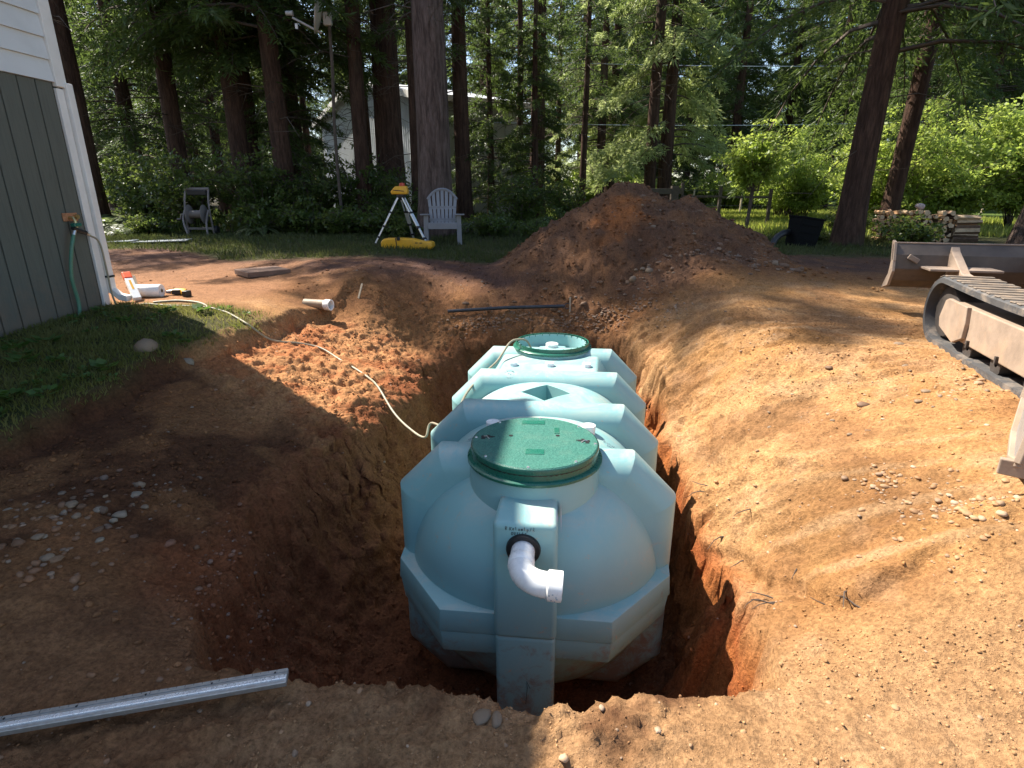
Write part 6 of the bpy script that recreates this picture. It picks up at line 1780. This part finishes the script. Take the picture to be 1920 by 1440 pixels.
# yard and spoil heap
P, N_, x_, y_ = scatter(26000, -6.0, 6.5, 6.4, 10.6, lambda x, y, P, N, sp, lw, ph, w, gm: np.clip(0.02 + 0.9 * sstep(0.02, 0.2, ph) + 0.25 * cl(x, y) * sstep(-2.2, -1.2, x), 0, 1) * (1 - gm))
sets.append((P, N_, x_, y_, 0.004 + 0.030 * g.random(len(x_)) ** 6))
P = np.concatenate([s_[0] for s_ in sets]); N_ = np.concatenate([s_[1] for s_ in sets])
x_ = np.concatenate([s_[2] for s_ in sets]); y_ = np.concatenate([s_[3] for s_ in sets]); sz = np.concatenate([s_[4] for s_ in sets])
tint = soil_at(x_, y_) * g.uniform(0.75, 1.22, (len(x_), 1))
stone_stuff('soil_clods', 'loose crumbs and clods of dug soil', P + N_ * (sz * 0.25)[:, None], sz, tint, 7, ICO1, m_clod, 0.75, 0.75, True, 'soil')

# gravel in patches
def patch_pts(c, n, rx, ry, rot=0.0):
    a = g.normal(0, 1, (n, 2)) * np.array([rx, ry]) * 0.55
    cs, sn = math.cos(rot), math.sin(rot)
    return np.stack([c[0] + a[:, 0] * cs - a[:, 1] * sn, c[1] + a[:, 0] * sn + a[:, 1] * cs], 1)
patches = [((-2.05, 2.40), 70, 0.28, 0.30, 0.012, 0.030), ((-1.95, 2.05), 28, 0.22, 0.16, 0.012, 0.032), ((-1.80, 2.72), 30, 0.25, 0.25, 0.008, 0.022), ((-1.38, 2.38), 90, 0.20, 0.30, 0.006, 0.018), ((-1.30, 2.05), 60, 0.15, 0.22, 0.006, 0.016),
           ((-0.42, 6.86), 170, 0.40, 0.15, 0.012, 0.026), ((0.05, 6.95), 90, 0.30, 0.12, 0.012, 0.026), ((0.85, 6.86), 260, 0.55, 0.16, 0.012, 0.028), ((1.40, 6.72), 150, 0.38, 0.18, 0.012, 0.030), ((1.75, 6.20), 70, 0.20, 0.25, 0.010, 0.024),
           ((1.82, 2.55), 75, 0.17, 0.12, 0.006, 0.020), ((1.93, 2.17), 110, 0.16, 0.20, 0.007, 0.024), ((1.76, 2.25), 22, 0.12, 0.16, 0.008, 0.018), ((1.72, 1.90), 20, 0.10, 0.12, 0.006, 0.014), ((1.45, 2.70), 26, 0.10, 0.22, 0.004, 0.012),
           ((2.05, 4.4), 60, 0.20, 0.45, 0.005, 0.014), ((2.4, 3.4), 60, 0.5, 0.3, 0.006, 0.020), ((2.85, 3.35), 30, 0.25, 0.15, 0.010, 0.030), ((1.25, 3.1), 30, 0.12, 0.3, 0.006, 0.016), ((-2.3, 5.6), 40, 0.3, 0.5, 0.006, 0.016),
           ((2.0, 7.10), 90, 0.9, 0.16, 0.010, 0.036), ((2.9, 7.10), 70, 0.55, 0.2, 0.012, 0.040), ((1.6, 7.8), 70, 0.9, 0.5, 0.006, 0.020), ((2.6, 7.9), 70, 0.7, 0.5, 0.006, 0.022), ((0.2, 7.7), 60, 0.7, 0.3, 0.008, 0.024), ((-1.2, 7.4), 70, 1.2, 0.5, 0.008, 0.024)]
PP = []; SZ = []
for (c, n, rx, ry, s0, s1) in patches:
    p = patch_pts(c, n, rx, ry); PP.append(p); SZ.append(s0 + (s1 - s0) * g.random(n) ** 3.2)
# a thin scatter everywhere
for (x0, x1, y0, y1, n) in ((-2.2, 2.2, 1.0, 1.6, 170), (-2.4, -1.0, 1.8, 6.5, 260), (1.2, 3.4, 1.6, 6.5, 420), (-5, 5, 6.8, 9.5, 420), (-1.0, 1.2, 1.7, 6.4, 120)):
    PP.append(np.stack([g.uniform(x0, x1, n), g.uniform(y0, y1, n)], 1)); SZ.append(0.004 + 0.012 * g.random(n) ** 2.5)
PP = np.concatenate(PP); SZ = np.concatenate(SZ)
P, N_, sp_, lw, ph_, w_, gm = surf_at(PP[:, 0], PP[:, 1])
ok = (lw < 0.5)
P, N_, SZ = P[ok], N_[ok], SZ[ok]
pal = np.array([(0.36, 0.30, 0.23), (0.44, 0.38, 0.30), (0.27, 0.21, 0.15), (0.33, 0.22, 0.13), (0.25, 0.22, 0.19), (0.50, 0.43, 0.34), (0.30, 0.17, 0.09)])
tint = pal[g.integers(0, len(pal), len(P))] * g.uniform(0.7, 1.15, (len(P), 1))
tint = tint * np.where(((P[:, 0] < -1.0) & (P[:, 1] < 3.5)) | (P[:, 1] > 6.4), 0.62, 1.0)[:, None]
soilt = soil_at(P[:, 0], P[:, 1])
mixw = g.uniform(0.4, 0.97, (len(P), 1))
tint = tint * (1 - mixw) + soilt * mixw
stone_stuff('gravel', 'rounded gravel pebbles strewn over the dug soil', P + N_ * (SZ * 0.02)[:, None], SZ * 0.85, tint, 8, ICO2, m_peb, 0.62, 0.28, False, 'gravel')

# larger stones, one by one
STONE_M = []
for k in range(6):
    v, f, kk = rocks(np.zeros((1, 3)), np.ones(1), 300 + k, ICO2, 0.62, 0.30, False)
    for tn in range(3):
        me = new_mesh('stone', v, f, smooth=True)
        c_ = [(0.22, 0.155, 0.10), (0.16, 0.092, 0.052), (0.24, 0.19, 0.135)][tn]
        ca = me.color_attributes.new('tint', 'FLOAT_COLOR', 'POINT')
        ca.data.foreach_set('color', np.tile(np.array([*c_, 1.0], np.float32), len(v)))
        me.materials.append(m_peb); STONE_M.append(me)
sr = random.Random(55)
def stone(x, y, s, label, group=None, tn=None):
    P, N_, *_r = surf_at(np.array([x]), np.array([y]))
    me = STONE_M[sr.randrange(6) * 3 + (sr.randrange(3) if tn is None else tn)]
    o = link('stone', me, None, None, tuple(P[0] + N_[0] * s * 0.0), sr.uniform(0, 6.28)); o.scale = (s, s, s * sr.uniform(0.8, 1.1))
    return tag(o, label, 'stone', group)
for i in range(30):
    stone(sr.uniform(1.4, 3.6), sr.gauss(7.05, 0.14), 0.018 + 0.036 * sr.random() ** 2, 'rounded stone lying along the foot of the spoil heap', 'stones at the foot of the spoil heap', sr.choice([0, 1, 1]))
for i in range(26):
    stone(sr.gauss(2.1, 0.7), sr.gauss(7.7, 0.35), 0.015 + 0.03 * sr.random() ** 2, 'stone stuck in the slope of the spoil heap', 'stones on the spoil heap slope', sr.choice([0, 1, 1]))
for i in range(14):
    stone(sr.gauss(0.55, 0.55), sr.gauss(7.12, 0.16), 0.022 + 0.035 * sr.random() ** 2, 'stone lying near the dark pole behind the pit', 'stones near the dark pole', sr.choice([0, 1, 1]))
for i in range(26):
    stone(sr.gauss(2.65, 0.42), sr.gauss(3.4, 0.40), 0.010 + 0.03 * sr.random() ** 2, 'tan stone on the sunlit ground in front of the tracks', 'stones in front of the excavator tracks', sr.choice([0, 0, 1]))
for i in range(18):
    stone(sr.gauss(-2.03, 0.14), sr.gauss(2.35, 0.2), 0.012 + 0.02 * sr.random() ** 2, 'pale river stone in the dark bank below the lawn', 'river stones in the dark bank', sr.choice([0, 0, 1, 2]))
stone(-2.80, 4.22, 0.10, 'large flat grey rock among the weeds on the lawn', None, 0)
stone(-2.62, 4.38, 0.06, 'smaller pale rock touching the large flat one on the lawn', None, 2)
stone(-0.105, 1.40, 0.026, 'pinkish stone on the near pit rim, left of its twin', None, 0)
stone(-0.06, 1.385, 0.024, 'pinkish stone on the near pit rim, right of its twin', None, 0)
# thin roots poking out of the east lip
for i in range(14):
    x_ = sr.uniform(1.12, 1.40); y_ = sr.uniform(1.9, 3.2)
    P, N_, *_r = surf_at(np.array([x_]), np.array([y_])); p0 = Vector(P[0]); n0 = Vector(N_[0])
    pts = [p0 - n0 * 0.01]
    d = (n0 * 0.4 + Vector((-0.6, sr.uniform(-1, 1), -0.3))).normalized()
    for k in range(4):
        pts.append(pts[-1] + d * sr.uniform(0.02, 0.045)); d = (d + Vector((sr.uniform(-.5, .5), sr.uniform(-.5, .5), sr.uniform(-.6, .1)))).normalized()
    tag(MB().tube(pts, [0.004, 0.0035, 0.003, 0.002, 0.0012], 5).build('root', m_twig, smooth=True), 'thin dark root poking from the pit wall right of the tank', 'root', 'roots in the pit wall')
